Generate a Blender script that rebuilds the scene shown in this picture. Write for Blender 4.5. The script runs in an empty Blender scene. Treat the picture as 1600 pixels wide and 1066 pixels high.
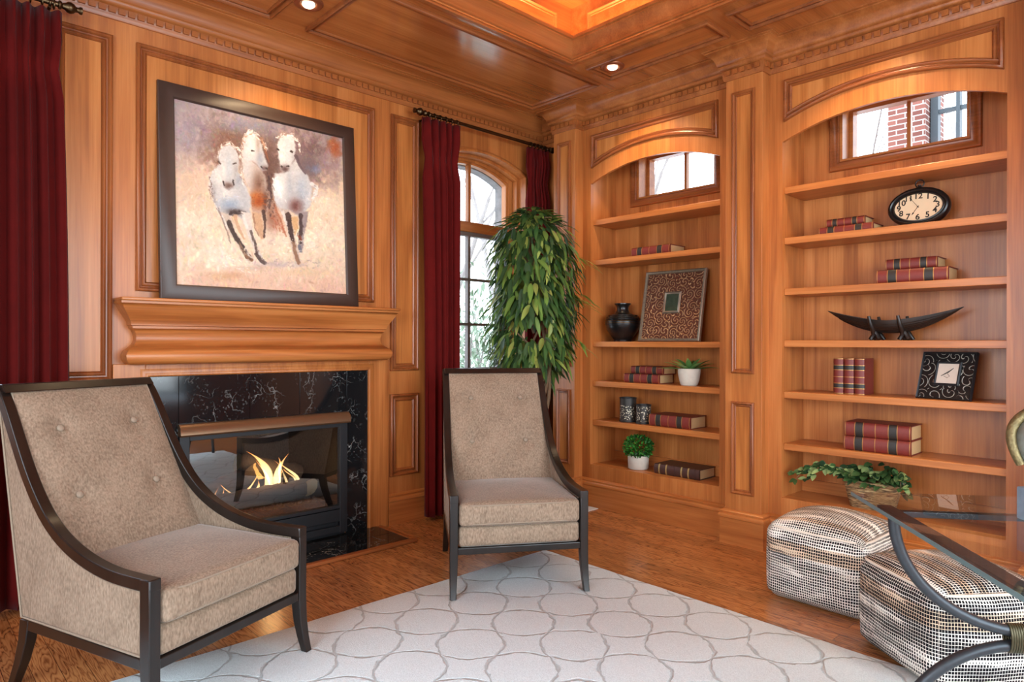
import bpy, bmesh, math, random
import numpy as np
from mathutils import Vector, Matrix

random.seed(7)
PI = math.pi
SC = bpy.context.scene
COL = SC.collection

# ---------------------------------------------------------------- camera
YAW = math.radians(46.5)
cd = bpy.data.cameras.new('camera'); cam = bpy.data.objects.new('camera', cd); COL.objects.link(cam)
cd.sensor_width = 36.0; cd.lens = 1040.0 / 1600.0 * 36.0; cd.shift_y = 1.5 / 1600.0; cd.clip_start = 0.02
cam.location = (0, 0, 1.25)
cam.rotation_euler = (Matrix.Rotation(YAW - PI / 2, 3, 'Z') @ Matrix.Rotation(PI / 2, 3, 'X') @ Matrix.Rotation(0.003, 3, 'Z')).to_euler()
SC.camera = cam

# ---------------------------------------------------------------- world, exposure
SC.view_settings.view_transform = 'Standard'
SC.view_settings.look = 'None'
SC.view_settings.gamma = 1.0
SC.view_settings.use_curve_mapping = False
SC.view_settings.exposure = 0.14
SC.cycles.max_bounces = 10
SC.cycles.diffuse_bounces = 6
SC.cycles.glossy_bounces = 4
SC.cycles.transparent_max_bounces = 16
SC.cycles.sample_clamp_indirect = 6.0
SC.cycles.caustics_reflective = False
SC.cycles.caustics_refractive = False
W = bpy.data.worlds.new('overcast_sky'); SC.world = W; W.use_nodes = True
wn = W.node_tree.nodes; wl = W.node_tree.links
bg = wn['Background']; bg.inputs['Strength'].default_value = 5.0
tc = wn.new('ShaderNodeTexCoord'); sp = wn.new('ShaderNodeSeparateXYZ'); rp = wn.new('ShaderNodeValToRGB')
wl.new(tc.outputs['Generated'], sp.inputs[0]); wl.new(sp.outputs['Z'], rp.inputs[0]); wl.new(rp.outputs[0], bg.inputs['Color'])
rp.color_ramp.elements[0].position = 0.0; rp.color_ramp.elements[0].color = (0.86, 0.90, 0.95, 1)
rp.color_ramp.elements[1].position = 0.7; rp.color_ramp.elements[1].color = (0.62, 0.78, 1.0, 1)

def area(name, loc, aim, sx, sy, power, color, spread=PI):
    l = bpy.data.lights.new(name, 'AREA'); l.shape = 'RECTANGLE'; l.size = sx; l.size_y = sy; l.energy = power; l.color = color
    l.spread = spread
    o = bpy.data.objects.new(name, l); COL.objects.link(o); o.location = loc
    o.rotation_euler = (Vector(aim) - Vector(loc)).to_track_quat('-Z', 'Y').to_euler()
    return o
# added fill lamps outside the openings put into the unseen walls
area('fill_back_opening', (1.3, -1.95, 1.60), (1.4, 1.2, 0.0), 3.4, 2.1, 150, (0.74, 0.92, 1.0))
area('fill_side_opening', (-1.75, 0.9, 1.60), (1.3, 0.9, 0.0), 2.8, 2.1, 85, (0.74, 0.92, 1.0))
# warm strips hidden on the ledge of the ceiling tray
WARM = (1.0, 0.60, 0.26)
area('cove_strip', (1.675, 2.945, 3.165), (1.675, 2.945, 4.0), 3.1, 0.05, 26, WARM)
area('cove_strip', (1.675, -0.665, 3.165), (1.675, -0.665, 4.0), 3.1, 0.05, 26, WARM)
area('cove_strip', (3.335, 1.14, 3.165), (3.335, 1.14, 4.0), 0.05, 3.4, 28, WARM)
area('cove_strip', (0.015, 1.14, 3.165), (0.015, 1.14, 4.0), 0.05, 3.4, 28, WARM)

# ---------------------------------------------------------------- helpers
WLOC = {}

def V(*a): return Vector(a)

class MB:
    def __init__(s): s.bm = bmesh.new()
    def box(s, lo, hi):
        x0, y0, z0 = lo; x1, y1, z1 = hi
        v = [s.bm.verts.new(p) for p in ((x0,y0,z0),(x1,y0,z0),(x1,y1,z0),(x0,y1,z0),(x0,y0,z1),(x1,y0,z1),(x1,y1,z1),(x0,y1,z1))]
        for f in ((0,3,2,1),(4,5,6,7),(0,1,5,4),(1,2,6,5),(2,3,7,6),(3,0,4,7)): s.bm.faces.new([v[i] for i in f])
        return s
    def hexa(s, p):
        v = [s.bm.verts.new(q) for q in p]
        for f in ((0,3,2,1),(4,5,6,7),(0,1,5,4),(1,2,6,5),(2,3,7,6),(3,0,4,7)): s.bm.faces.new([v[i] for i in f])
        return s
    def rings(s, rs, closed_u=True, cap=True, closed_v=False):
        R = [[s.bm.verts.new(p) for p in r] for r in rs]
        n = len(R[0]); m = len(R)
        for i in range(m if closed_v else m - 1):
            a = R[i]; b = R[(i + 1) % m]
            for j in range(n if closed_u else n - 1):
                k = (j + 1) % n
                try: s.bm.faces.new((a[j], a[k], b[k], b[j]))
                except ValueError: pass
        if cap and closed_u and not closed_v and n > 2:
            s.bm.faces.new(R[0][::-1]); s.bm.faces.new(R[-1])
        return s
    def sweep(s, path, prof, n, closed=False):
        n = Vector(n).normalized(); path = [Vector(p) for p in path]; m = len(path); rs = []
        for i, p in enumerate(path):
            ds = []
            if closed or i > 0: ds.append((p - path[i - 1]).normalized())
            if closed or i < m - 1: ds.append((path[(i + 1) % m] - p).normalized())
            ss = [n.cross(d) for d in ds]
            sv = ss[0] if len(ss) == 1 else (ss[0] + ss[1]) / (1 + ss[0].dot(ss[1]))
            rs.append([p + sv * a + n * h for a, h in prof])
        return s.rings(rs, True, not closed, closed)
    def tube(s, pts, r, seg=10, closed=False):
        pts = [Vector(p) for p in pts]; m = len(pts)
        rad = r if isinstance(r, (list, tuple)) else [r] * m
        up = None; rs = []
        for i, p in enumerate(pts):
            if closed: d = pts[(i + 1) % m] - pts[i - 1]
            else: d = pts[min(i + 1, m - 1)] - pts[max(i - 1, 0)]
            d.normalize()
            if up is None:
                up = Vector((0, 0, 1)) if abs(d.z) < 0.9 else Vector((1, 0, 0))
            a = d.cross(up)
            if a.length < 1e-6: a = d.cross(Vector((0.3, 1, 0.2)))
            a.normalize(); b = a.cross(d).normalized(); up = b
            rs.append([p + (a * math.cos(2*PI*k/seg) + b * math.sin(2*PI*k/seg)) * rad[i] for k in range(seg)])
        return s.rings(rs, True, not closed, closed)
    def lathe(s, prof, c=(0,0,0), seg=32, sx=1.0, sy=1.0):
        c = Vector(c); rs = []
        for r, z in prof:
            r = max(r, 1e-4)
            rs.append([c + Vector((r*sx*math.cos(2*PI*k/seg), r*sy*math.sin(2*PI*k/seg), z)) for k in range(seg)])
        return s.rings(rs, True, True)
    def prism(s, poly, mp, d0, d1):
        a = [s.bm.verts.new(mp(u, v, d0)) for u, v in poly]; b = [s.bm.verts.new(mp(u, v, d1)) for u, v in poly]
        s.bm.faces.new(a[::-1]); s.bm.faces.new(b); n = len(poly)
        for i in range(n): s.bm.faces.new((a[i], a[(i+1) % n], b[(i+1) % n], b[i]))
        return s
    def band(s, lower, upper, mp, d0, d1):
        rs = []
        for (u0, v0), (u1, v1) in zip(lower, upper):
            rs.append([mp(u0, v0, d0), mp(u1, v1, d0), mp(u1, v1, d1), mp(u0, v0, d1)])
        return s.rings(rs, True, True)
    def sphere(s, c, r, sx=1, sy=1, sz=1, u=20, v=12):
        return s.lathe([(r*math.sin(PI*i/v), -r*math.cos(PI*i/v)*sz) for i in range(v+1)], c, u, sx, sy)
    def puff(s, lo, hi, r=0.04, bulge=(0,0,0), n=14, uv=False):
        lo = Vector(lo); hi = Vector(hi); c = (lo+hi)/2; h = (hi-lo)/2
        uvl = s.bm.loops.layers.uv.verify() if uv else None
        cache = {}
        def P(f):
            q = [0,0,0]; bl = [0,0,0]
            for k in range(3): q[k] = c[k] + h[k]*f[k]
            inner = [min(max(q[k], lo[k]+r), hi[k]-r) for k in range(3)]
            d = Vector(q) - Vector(inner)
            p = Vector(inner) + (d.normalized()*r if d.length > 1e-7 else Vector((0,0,0)))
            for k in range(3):
                a, b = (k+1) % 3, (k+2) % 3
                p[k] += f[k] * bulge[k] * (1-f[a]**2)*(1-f[b]**2)
            return p
        def vert(f):
            key = tuple(round(x, 5) for x in f)
            if key not in cache: cache[key] = s.bm.verts.new(P(f))
            return cache[key]
        def sm(t):
            t = 2*t-1
            return math.copysign(1-(1-abs(t))**1.6, t)
        g = [sm(i/n) for i in range(n+1)]
        for k in range(3):
            a, b = (k+1) % 3, (k+2) % 3
            for sg in (-1, 1):
                for i in range(n):
                    for j in range(n):
                        vs = []; fs = []
                        for (ii, jj) in ((i,j),(i+1,j),(i+1,j+1),(i,j+1)):
                            f = [0,0,0]; f[k] = sg; f[a] = g[ii]; f[b] = g[jj]; vs.append(vert(f)); fs.append(f)
                        try: face = s.bm.faces.new(vs)
                        except ValueError: continue
                        if uv:
                            for lp, f in zip(face.loops, fs):
                                x, y, z = h[0]*f[0], h[1]*f[1], h[2]*f[2]
                                if k == 2: lp[uvl].uv = (x, y + 0.37)
                                elif k == 0: lp[uvl].uv = (y + 5, z)
                                else: lp[uvl].uv = (x, z)
        return s
    def xform(s, M): bmesh.ops.transform(s.bm, matrix=M, verts=s.bm.verts); return s
    def build(s, name, mat, parent=None, world=False, smooth=35, bevel=0.0, origin=None, subsurf=0, seg=2, normals=True):
        bm = s.bm
        if normals: bmesh.ops.recalc_face_normals(bm, faces=bm.faces)
        off = None
        if parent is not None and world: off = WLOC.get(parent.name)
        elif parent is None:
            if origin is None:
                xs = [v.co for v in bm.verts]
                origin = Vector(((min(v.x for v in xs)+max(v.x for v in xs))/2, (min(v.y for v in xs)+max(v.y for v in xs))/2, min(v.z for v in xs)))
            off = Vector(origin)
        if off is not None: bmesh.ops.translate(bm, vec=-off, verts=bm.verts)
        me = bpy.data.meshes.new(name); bm.to_mesh(me); bm.free()
        for m in (mat if isinstance(mat, (list, tuple)) else [mat]): me.materials.append(m)
        if smooth:
            me.polygons.foreach_set('use_smooth', [True]*len(me.polygons))
            me.set_sharp_from_angle(angle=math.radians(smooth))
        o = bpy.data.objects.new(name, me); COL.objects.link(o)
        if parent is not None:
            o.parent = parent; WLOC[o.name] = WLOC.get(parent.name, Vector((0,0,0)))
        elif off is not None:
            o.location = off; WLOC[o.name] = off.copy()
        if bevel:
            b = o.modifiers.new('bevel', 'BEVEL'); b.width = bevel; b.segments = seg; b.limit_method = 'ANGLE'; b.angle_limit = math.radians(40)
        if subsurf:
            q = o.modifiers.new('sub', 'SUBSURF'); q.levels = subsurf; q.render_levels = subsurf
        return o

def empty(name, loc, rz=0.0):
    o = bpy.data.objects.new(name, None); COL.objects.link(o); o.empty_display_size = 0.05
    o.location = loc; o.rotation_euler = (0, 0, rz); WLOC[o.name] = Vector(loc)
    return o
def tag(o, label, cat, group=None, kind=None):
    o['label'] = label; o['category'] = cat
    if group: o['group'] = group
    if kind: o['kind'] = kind
    return o
def thing(name, loc, label, cat, group=None, rz=0.0): return tag(empty(name, loc, rz), label, cat, group)
def struct(o, label=None, cat=None):
    o['kind'] = 'structure'
    if label: o['label'] = label
    if cat: o['category'] = cat
    return o
def dup(root, loc, rz, label=None, group=None):
    r = root.copy(); COL.objects.link(r); r.location = loc; r.rotation_euler = (0, 0, rz)
    if label: r['label'] = label
    if group: r['group'] = group
    for ch in list(root.children):
        c = ch.copy(); COL.objects.link(c); c.parent = r
        for g in list(ch.children):
            d = g.copy(); COL.objects.link(d); d.parent = c
    return r

YP = lambda y0: (lambda a, z, d: Vector((a, y0 + d, z)))     # wall facing -Y: a = x
XP = lambda x0: (lambda a, z, d: Vector((x0 + d, a, z)))     # wall facing -X: a = y

def rectY(y, x0, x1, z0, z1): return [V(x0,y,z0), V(x1,y,z0), V(x1,y,z1), V(x0,y,z1)]
def rectX(x, y0, y1, z0, z1): return [V(x,y1,z0), V(x,y0,z0), V(x,y0,z1), V(x,y1,z1)]
def rectC(z, x0, x1, y0, y1): return [V(x0,y0,z), V(x0,y1,z), V(x1,y1,z), V(x1,y0,z)]
def arc(a0, a1, zs, rise, n=24):
    if rise <= 0: return [(a0, zs), (a1, zs)]
    hw = abs(a1-a0)/2; R = (hw*hw + rise*rise)/(2*rise); c = (a0+a1)/2; th = math.asin(min(1, hw/R)); out = []
    for i in range(n+1):
        t = -th + 2*th*i/n
        out.append((c + math.copysign(1, a1-a0)*R*math.sin(t), zs + rise - R + R*math.cos(t)))
    return out
def wall_holes(mb, mp, a0, a1, z0, z1, d0, d1, holes):
    """a wall slab with rectangular or arched holes (h0,h1,hz0,spring,rise)"""
    cur = a0
    def bx(u0, u1, v0, v1):
        if u1-u0 > 1e-5 and v1-v0 > 1e-5:
            p = [mp(u0,v0,d0), mp(u1,v0,d0), mp(u1,v0,d1), mp(u0,v0,d1), mp(u0,v1,d0), mp(u1,v1,d0), mp(u1,v1,d1), mp(u0,v1,d1)]
            mb.hexa(p)
    for h0, h1, hz0, sp_, rise in sorted(holes):
        bx(cur, h0, z0, z1); bx(h0, h1, z0, hz0)
        lo = arc(h0, h1, sp_, rise)
        mb.band(lo, [(u, z1) for u, _ in lo], mp, d0, d1)
        cur = h1
    bx(cur, a1, z0, z1)

# ---------------------------------------------------------------- materials
def srgb(r, g, b):
    f = lambda c: (c/255/12.92) if c/255 <= 0.04045 else ((c/255+0.055)/1.055)**2.4
    return (f(r), f(g), f(b), 1.0)
def mat(name):
    m = bpy.data.materials.new(name); m.use_nodes = True
    return m, m.node_tree.nodes, m.node_tree.links, m.node_tree.nodes['Principled BSDF']
def plain(name, col, rough=0.5, metal=0.0, noise=0.0, nscale=40, bump=0.0, spec=None, sheen=0.0, coat=0.0):
    m, n, l, b = mat(name)
    b.inputs['Base Color'].default_value = col; b.inputs['Roughness'].default_value = rough; b.inputs['Metallic'].default_value = metal
    if spec is not None: b.inputs['Specular IOR Level'].default_value = spec
    if sheen: b.inputs['Sheen Weight'].default_value = sheen; b.inputs['Sheen Roughness'].default_value = 0.4
    if coat: b.inputs['Coat Weight'].default_value = coat; b.inputs['Coat Roughness'].default_value = 0.12
    if noise or bump:
        t = n.new('ShaderNodeTexCoord'); x = n.new('ShaderNodeTexNoise'); x.inputs['Scale'].default_value = nscale; x.inputs['Detail'].default_value = 5
        l.new(t.outputs['Object'], x.inputs['Vector'])
        if noise:
            mx = n.new('ShaderNodeMix'); mx.data_type = 'RGBA'
            mx.inputs[6].default_value = tuple(c*(1-noise) for c in col[:3]) + (1,); mx.inputs[7].default_value = tuple(min(1, c*(1+noise)) for c in col[:3]) + (1,)
            l.new(x.outputs['Fac'], mx.inputs[0]); l.new(mx.outputs[2], b.inputs['Base Color'])
        if bump:
            bp = n.new('ShaderNodeBump'); bp.inputs['Strength'].default_value = bump; bp.inputs['Distance'].default_value = 0.004
            l.new(x.outputs['Fac'], bp.inputs['Height']); l.new(bp.outputs[0], b.inputs['Normal'])
    return m
def math_node(n, l, op, a, b=None, c=None):
    q = n.new('ShaderNodeMath'); q.operation = op
    for i, v in enumerate((a, b, c)):
        if v is None: continue
        if isinstance(v, (int, float)): q.inputs[i].default_value = v
        else: l.new(v, q.inputs[i])
    return q.outputs[0]
def ramp(n, l, fac, stops, interp='LINEAR'):
    r = n.new('ShaderNodeValToRGB'); r.color_ramp.interpolation = interp
    e = r.color_ramp.elements
    while len(e) < len(stops): e.new(0.5)
    for i, (p, c) in enumerate(stops): e[i].position = p; e[i].color = c
    l.new(fac, r.inputs[0]); return r.outputs[0]
def mixc(n, l, fac, a, b, mode='MIX'):
    q = n.new('ShaderNodeMix'); q.data_type = 'RGBA'; q.blend_type = mode
    for i, v in ((0, fac), (6, a), (7, b)):
        if isinstance(v, (int, float, tuple)): q.inputs[i].default_value = v
        else: l.new(v, q.inputs[i])
    return q.outputs[2]

def wood(name, axis, dark, mid, light, rough=0.36, stave=0.0, coat=0.10, swid=0.085):
    m, n, l, b = mat(name)
    t = n.new('ShaderNodeTexCoord'); ax = 'XYZ'.index(axis)
    def nz(across, along, detail, dist=0.0):
        mp = n.new('ShaderNodeMapping'); s = [across]*3; s[ax] = along; mp.inputs['Scale'].default_value = s
        l.new(t.outputs['Object'], mp.inputs['Vector'])
        x = n.new('ShaderNodeTexNoise'); x.inputs['Scale'].default_value = 1; x.inputs['Detail'].default_value = detail; x.inputs['Distortion'].default_value = dist
        l.new(mp.outputs[0], x.inputs['Vector']); return x.outputs['Fac']
    fig = nz(9, 0.7, 4, 1.0); fine = nz(110, 3, 4)
    v = math_node(n, l, 'ADD', math_node(n, l, 'MULTIPLY', fig, 0.68), math_node(n, l, 'MULTIPLY', fine, 0.32))
    if stave:
        mp = n.new('ShaderNodeMapping'); s = [1/swid]*3; s[ax] = 0.0; mp.inputs['Scale'].default_value = s; mp.inputs['Location'].default_value = (0.13, 0.31, 0.17)
        l.new(t.outputs['Object'], mp.inputs['Vector'])
        vm = n.new('ShaderNodeVectorMath'); vm.operation = 'FLOOR'; l.new(mp.outputs[0], vm.inputs[0])
        wnz = n.new('ShaderNodeTexWhiteNoise'); l.new(vm.outputs[0], wnz.inputs['Vector'])
        v = math_node(n, l, 'ADD', v, math_node(n, l, 'MULTIPLY', math_node(n, l, 'SUBTRACT', wnz.outputs['Value'], 0.5), stave))
    col = ramp(n, l, v, [(0.33, dark), (0.5, mid), (0.69, light)])
    l.new(col, b.inputs['Base Color']); b.inputs['Roughness'].default_value = rough
    b.inputs['Coat Weight'].default_value = coat; b.inputs['Coat Roughness'].default_value = 0.18; b.inputs['Coat IOR'].default_value = 1.5 + 0.4*(coat > 0.9); b.inputs['Specular IOR Level'].default_value = 0.38
    return m
CH = (srgb(146, 81, 37), srgb(175, 104, 51), srgb(196, 125, 68))
CHP = (srgb(152, 86, 38), srgb(183, 112, 54), srgb(202, 132, 71))
CHM = (srgb(112, 58, 27), srgb(140, 76, 37), srgb(162, 94, 48))  # darker moulding stain, with some shade of the recessed profiles put into its colour
WX = wood('cherry_wood_grain_x', 'X', *CH); WY = wood('cherry_wood_grain_y', 'Y', *CH); WZ = wood('cherry_wood_grain_z', 'Z', *CH)
WPZ = wood('cherry_panel_grain_z', 'Z', *CHP, stave=0.16); WMZ = wood('cherry_moulding_grain_z', 'Z', *CHM, coat=0.2); WMX = wood('cherry_moulding_grain_x', 'X', *CHM, coat=0.2); WMY = wood('cherry_moulding_grain_y', 'Y', *CHM, coat=0.2); WBZ = wood('cherry_back_grain_z', 'Z', *CH, stave=0.2); WPX = wood('cherry_panel_grain_x', 'X', *CH, rough=0.24, coat=1.0, stave=0.1, swid=0.3); WPY = wood('cherry_panel_grain_y', 'Y', *CH, rough=0.30, stave=0.1, swid=0.3)
WCX = wood('cherry_crown_grain_x', 'X', srgb(128, 69, 32), srgb(156, 89, 43), srgb(178, 109, 58))  # crown shading painted into the wood as a darker cherry tone
DARK = wood('espresso_wood', 'Z', srgb(20, 14, 12), srgb(27, 20, 17), srgb(36, 27, 23), rough=0.30, coat=0.2)

def floor_mat():
    m, n, l, b = mat('oak_floor_boards'); t = n.new('ShaderNodeTexCoord')
    mp = n.new('ShaderNodeMapping'); mp.inputs['Rotation'].default_value = (0, 0, PI/2); l.new(t.outputs['Object'], mp.inputs['Vector'])
    br = n.new('ShaderNodeTexBrick'); br.offset = 0.37; br.squash = 1.0
    br.inputs['Scale'].default_value = 1.0; br.inputs['Brick Width'].default_value = 1.1; br.inputs['Row Height'].default_value = 0.083; br.inputs['Mortar Size'].default_value = 0.0009; br.inputs['Mortar Smooth'].default_value = 0.1
    br.inputs['Color1'].default_value = (0, 0, 0, 1); br.inputs['Color2'].default_value = (1, 1, 1, 1); br.inputs['Mortar'].default_value = (0.5, 0.5, 0.5, 1)
    l.new(mp.outputs[0], br.inputs['Vector'])
    # cathedral grain: distorted bands, shifted per board
    sh = n.new('ShaderNodeVectorMath'); sh.operation = 'MULTIPLY_ADD'; sh.inputs[1].default_value = (3.7, 9.1, 5.3)
    l.new(br.outputs['Color'], sh.inputs[0]); l.new(t.outputs['Object'], sh.inputs[2])
    m2 = n.new('ShaderNodeMapping'); m2.inputs['Scale'].default_value = (9, 0.9, 1); l.new(sh.outputs[0], m2.inputs['Vector'])
    x = n.new('ShaderNodeTexNoise'); x.inputs['Scale'].default_value = 1.9; x.inputs['Detail'].default_value = 3; x.inputs['Distortion'].default_value = 0.4; l.new(m2.outputs[0], x.inputs['Vector'])
    rings = math_node(n, l, 'ABSOLUTE', math_node(n, l, 'SINE', math_node(n, l, 'MULTIPLY', x.outputs['Fac'], 46)))
    m3 = n.new('ShaderNodeMapping'); m3.inputs['Scale'].default_value = (160, 6, 1); l.new(sh.outputs[0], m3.inputs['Vector'])
    y = n.new('ShaderNodeTexNoise'); y.inputs['Scale'].default_value = 1; y.inputs['Detail'].default_value = 3; l.new(m3.outputs[0], y.inputs['Vector'])
    g = math_node(n, l, 'ADD', math_node(n, l, 'MULTIPLY', rings, 0.45), math_node(n, l, 'MULTIPLY', y.outputs['Fac'], 0.55))
    col = ramp(n, l, g, [(0.14, srgb(76, 39, 20)), (0.36, srgb(142, 85, 46)), (0.75, srgb(184, 123, 73))])
    s = n.new('ShaderNodeSeparateColor'); l.new(br.outputs['Color'], s.inputs[0])
    tone = ramp(n, l, s.outputs[0], [(0, (0.80, 0.78, 0.76, 1)), (1, (1.12, 1.1, 1.06, 1))])
    col = mixc(n, l, 1.0, col, tone, 'MULTIPLY')
    col = mixc(n, l, br.outputs['Fac'], col, srgb(60, 30, 16))
    l.new(col, b.inputs['Base Color']); b.inputs['Roughness'].default_value = 0.27; b.inputs['Coat Weight'].default_value = 0.35; b.inputs['Coat Roughness'].default_value = 0.15
    return m
FLOOR = floor_mat()

def marble_mat():
    m, n, l, b = mat('black_veined_marble'); t = n.new('ShaderNodeTexCoord')
    d = n.new('ShaderNodeTexNoise'); d.inputs['Scale'].default_value = 3.5; d.inputs['Detail'].default_value = 6; l.new(t.outputs['Object'], d.inputs['Vector'])
    mv = n.new('ShaderNodeVectorMath'); mv.operation = 'MULTIPLY_ADD'; mv.inputs[1].default_value = (0.55, 0.55, 0.55); l.new(d.outputs['Color'], mv.inputs[0]); l.new(t.outputs['Object'], mv.inputs[2])
    v = n.new('ShaderNodeTexVoronoi'); v.feature = 'DISTANCE_TO_EDGE'; v.inputs['Scale'].default_value = 5.5; l.new(mv.outputs[0], v.inputs['Vector'])
    vein = ramp(n, l, v.outputs['Distance'], [(0.0, (0.8, 0.8, 0.8, 1)), (0.008, (0.22, 0.22, 0.22, 1)), (0.022, (0, 0, 0, 1))])
    k = n.new('ShaderNodeTexNoise'); k.inputs['Scale'].default_value = 5; k.inputs['Detail'].default_value = 4; l.new(t.outputs['Object'], k.inputs['Vector'])
    msk = ramp(n, l, k.outputs['Fac'], [(0.47, (0, 0, 0, 1)), (0.62, (1, 1, 1, 1))])
    vm = math_node(n, l, 'MULTIPLY', vein, msk)
    f = n.new('ShaderNodeTexNoise'); f.inputs['Scale'].default_value = 60; f.inputs['Detail'].default_value = 6; l.new(t.outputs['Object'], f.inputs['Vector'])
    sp_ = ramp(n, l, f.outputs['Fac'], [(0.58, (0, 0, 0, 1)), (0.75, (1, 1, 1, 1))])
    tot = math_node(n, l, 'ADD', math_node(n, l, 'MULTIPLY', vm, 0.75), math_node(n, l, 'MULTIPLY', math_node(n, l, 'MULTIPLY', sp_, msk), 0.4))
    col = mixc(n, l, tot, srgb(20, 21, 23), srgb(190, 192, 188))
    l.new(col, b.inputs['Base Color']); b.inputs['Roughness'].default_value = 0.08
    return m
MARBLE = marble_mat()

def velvet_mat(name, base, hi):
    m, n, l, b = mat(name); t = n.new('ShaderNodeTexCoord')
    mp = n.new('ShaderNodeMapping'); mp.inputs['Scale'].default_value = (160, 160, 60); l.new(t.outputs['Object'], mp.inputs['Vector'])
    x = n.new('ShaderNodeTexNoise'); x.inputs['Scale'].default_value = 1; x.inputs['Detail'].default_value = 3; l.new(mp.outputs[0], x.inputs['Vector'])
    y = n.new('ShaderNodeTexNoise'); y.inputs['Scale'].default_value = 7; y.inputs['Detail'].default_value = 3; l.new(t.outputs['Object'], y.inputs['Vector'])
    f = math_node(n, l, 'ADD', math_node(n, l, 'MULTIPLY', x.outputs['Fac'], 0.75), math_node(n, l, 'MULTIPLY', y.outputs['Fac'], 0.25))
    l.new(ramp(n, l, f, [(0.36, base), (0.64, hi)]), b.inputs['Base Color'])
    b.inputs['Roughness'].default_value = 0.75; b.inputs['Sheen Weight'].default_value = 0.30; b.inputs['Sheen Roughness'].default_value = 0.35; b.inputs['Sheen Tint'].default_value = (0.95, 0.9, 0.85, 1)
    b.inputs['Specular IOR Level'].default_value = 0.2
    bp = n.new('ShaderNodeBump'); bp.inputs['Strength'].default_value = 0.25; bp.inputs['Distance'].default_value = 0.002; l.new(x.outputs['Fac'], bp.inputs['Height']); l.new(bp.outputs[0], b.inputs['Normal'])
    return m
VELVET = velvet_mat('taupe_velvet', srgb(116, 96, 79), srgb(152, 130, 110))
PIPING = plain('taupe_piping', srgb(138, 120, 102), 0.8, noise=0.15, nscale=200)
CURT = plain('wine_red_velvet_cloth', srgb(90, 15, 13), 0.9, noise=0.25, nscale=9, sheen=0.04, spec=0.12)
BRONZE = plain('aged_bronze_metal', srgb(86, 68, 48), 0.32, 1.0, noise=0.3, nscale=30)
BLACKMETAL = plain('black_fireplace_metal', srgb(34, 34, 37), 0.45, 0.3, noise=0.1)
TANMETAL = plain('bronze_hood_metal', srgb(120, 92, 68), 0.35, 0.7, noise=0.06)
IRON = plain('wrought_iron', srgb(60, 62, 66), 0.42, 0.6, noise=0.15, nscale=60, bump=0.15)
COIL = plain('brass_coil_wire', srgb(84, 76, 56), 0.4, 0.7, noise=0.35, nscale=80)
FRAMEBROWN = plain('dark_brown_picture_frame', srgb(62, 44, 36), 0.42, noise=0.12, nscale=25)
STONE = plain('rough_grey_stone', srgb(136, 132, 130), 0.9, noise=0.5, nscale=22, bump=0.8)
PLASTER = plain('warm_plaster', srgb(196, 176, 150), 0.8, noise=0.04)
BLACK = plain('black_glaze', srgb(20, 18, 18), 0.28, noise=0.2, nscale=12)
PAGES = plain('book_pages', srgb(206, 168, 118), 0.85, noise=0.12, nscale=160)
LEATHER = plain('red_leather_book_cover', srgb(112, 36, 28), 0.5, noise=0.25, nscale=60)
LEATHERB = plain('dark_brown_leather_cover', srgb(66, 40, 34), 0.45, noise=0.25, nscale=50)
LABELB = plain('black_leather_label', srgb(38, 32, 28), 0.5, noise=0.4, nscale=120)
GILT = plain('gilt_line', srgb(176, 128, 72), 0.4, 0.6)
GOLD = plain('gold_tooling', srgb(190, 165, 110), 0.4, 0.7, noise=0.4, nscale=150)
CEMENT = plain('cream_cement_pot', srgb(200, 190, 176), 0.85, noise=0.12, nscale=40, bump=0.15)
SOIL = plain('dark_soil', srgb(46, 36, 28), 0.95, noise=0.4, nscale=60)
BARK = plain('pale_brown_bark', srgb(120, 92, 66), 0.8, noise=0.3, nscale=30, bump=0.5)
TREEBARK = plain('grey_tree_bark', srgb(158, 148, 142), 0.9, noise=0.35, nscale=14, bump=0.4)
LOGM = plain('charred_log_bark', srgb(74, 64, 56), 0.9, noise=0.5, nscale=35, bump=0.8)
LOGEND = plain('pale_cut_log_end', srgb(206, 180, 130), 0.8, noise=0.2, nscale=25)
EMBER = plain('grey_ember_granules', srgb(84, 72, 64), 0.95, noise=0.6, nscale=90, bump=1.0)
WHITE = plain('white_vent_paint', srgb(210, 206, 198), 0.5)
BLUEGREY = plain('blue_grey_stone_block', srgb(112, 124, 136), 0.6, noise=0.3, nscale=45, bump=0.2)
PATINA = plain('grey_green_bronze_patina', srgb(116, 116, 106), 0.45, 0.5, noise=0.5, nscale=40, bump=0.5)
GOLDRIM = plain('rough_golden_bronze', srgb(112, 96, 62), 0.5, 0.6, noise=0.75, nscale=95, bump=0.8)
SILVER = plain('tarnished_silver', srgb(150, 138, 122), 0.35, 0.8, noise=0.35, nscale=60)
WFRAME = plain('grey_window_cladding', srgb(124, 112, 106), 0.5)
STEELDARK = plain('dark_grey_steel_window', srgb(72, 80, 84), 0.5, 0.2)
CLOCKFACE = plain('aged_ivory_clock_dial', srgb(226, 196, 158), 0.7, noise=0.05, nscale=12)
INK = plain('black_dial_ink', srgb(34, 24, 18), 0.7)
SNOW = plain('winter_ground', srgb(232, 230, 226), 0.95, noise=0.2, nscale=4)

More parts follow.
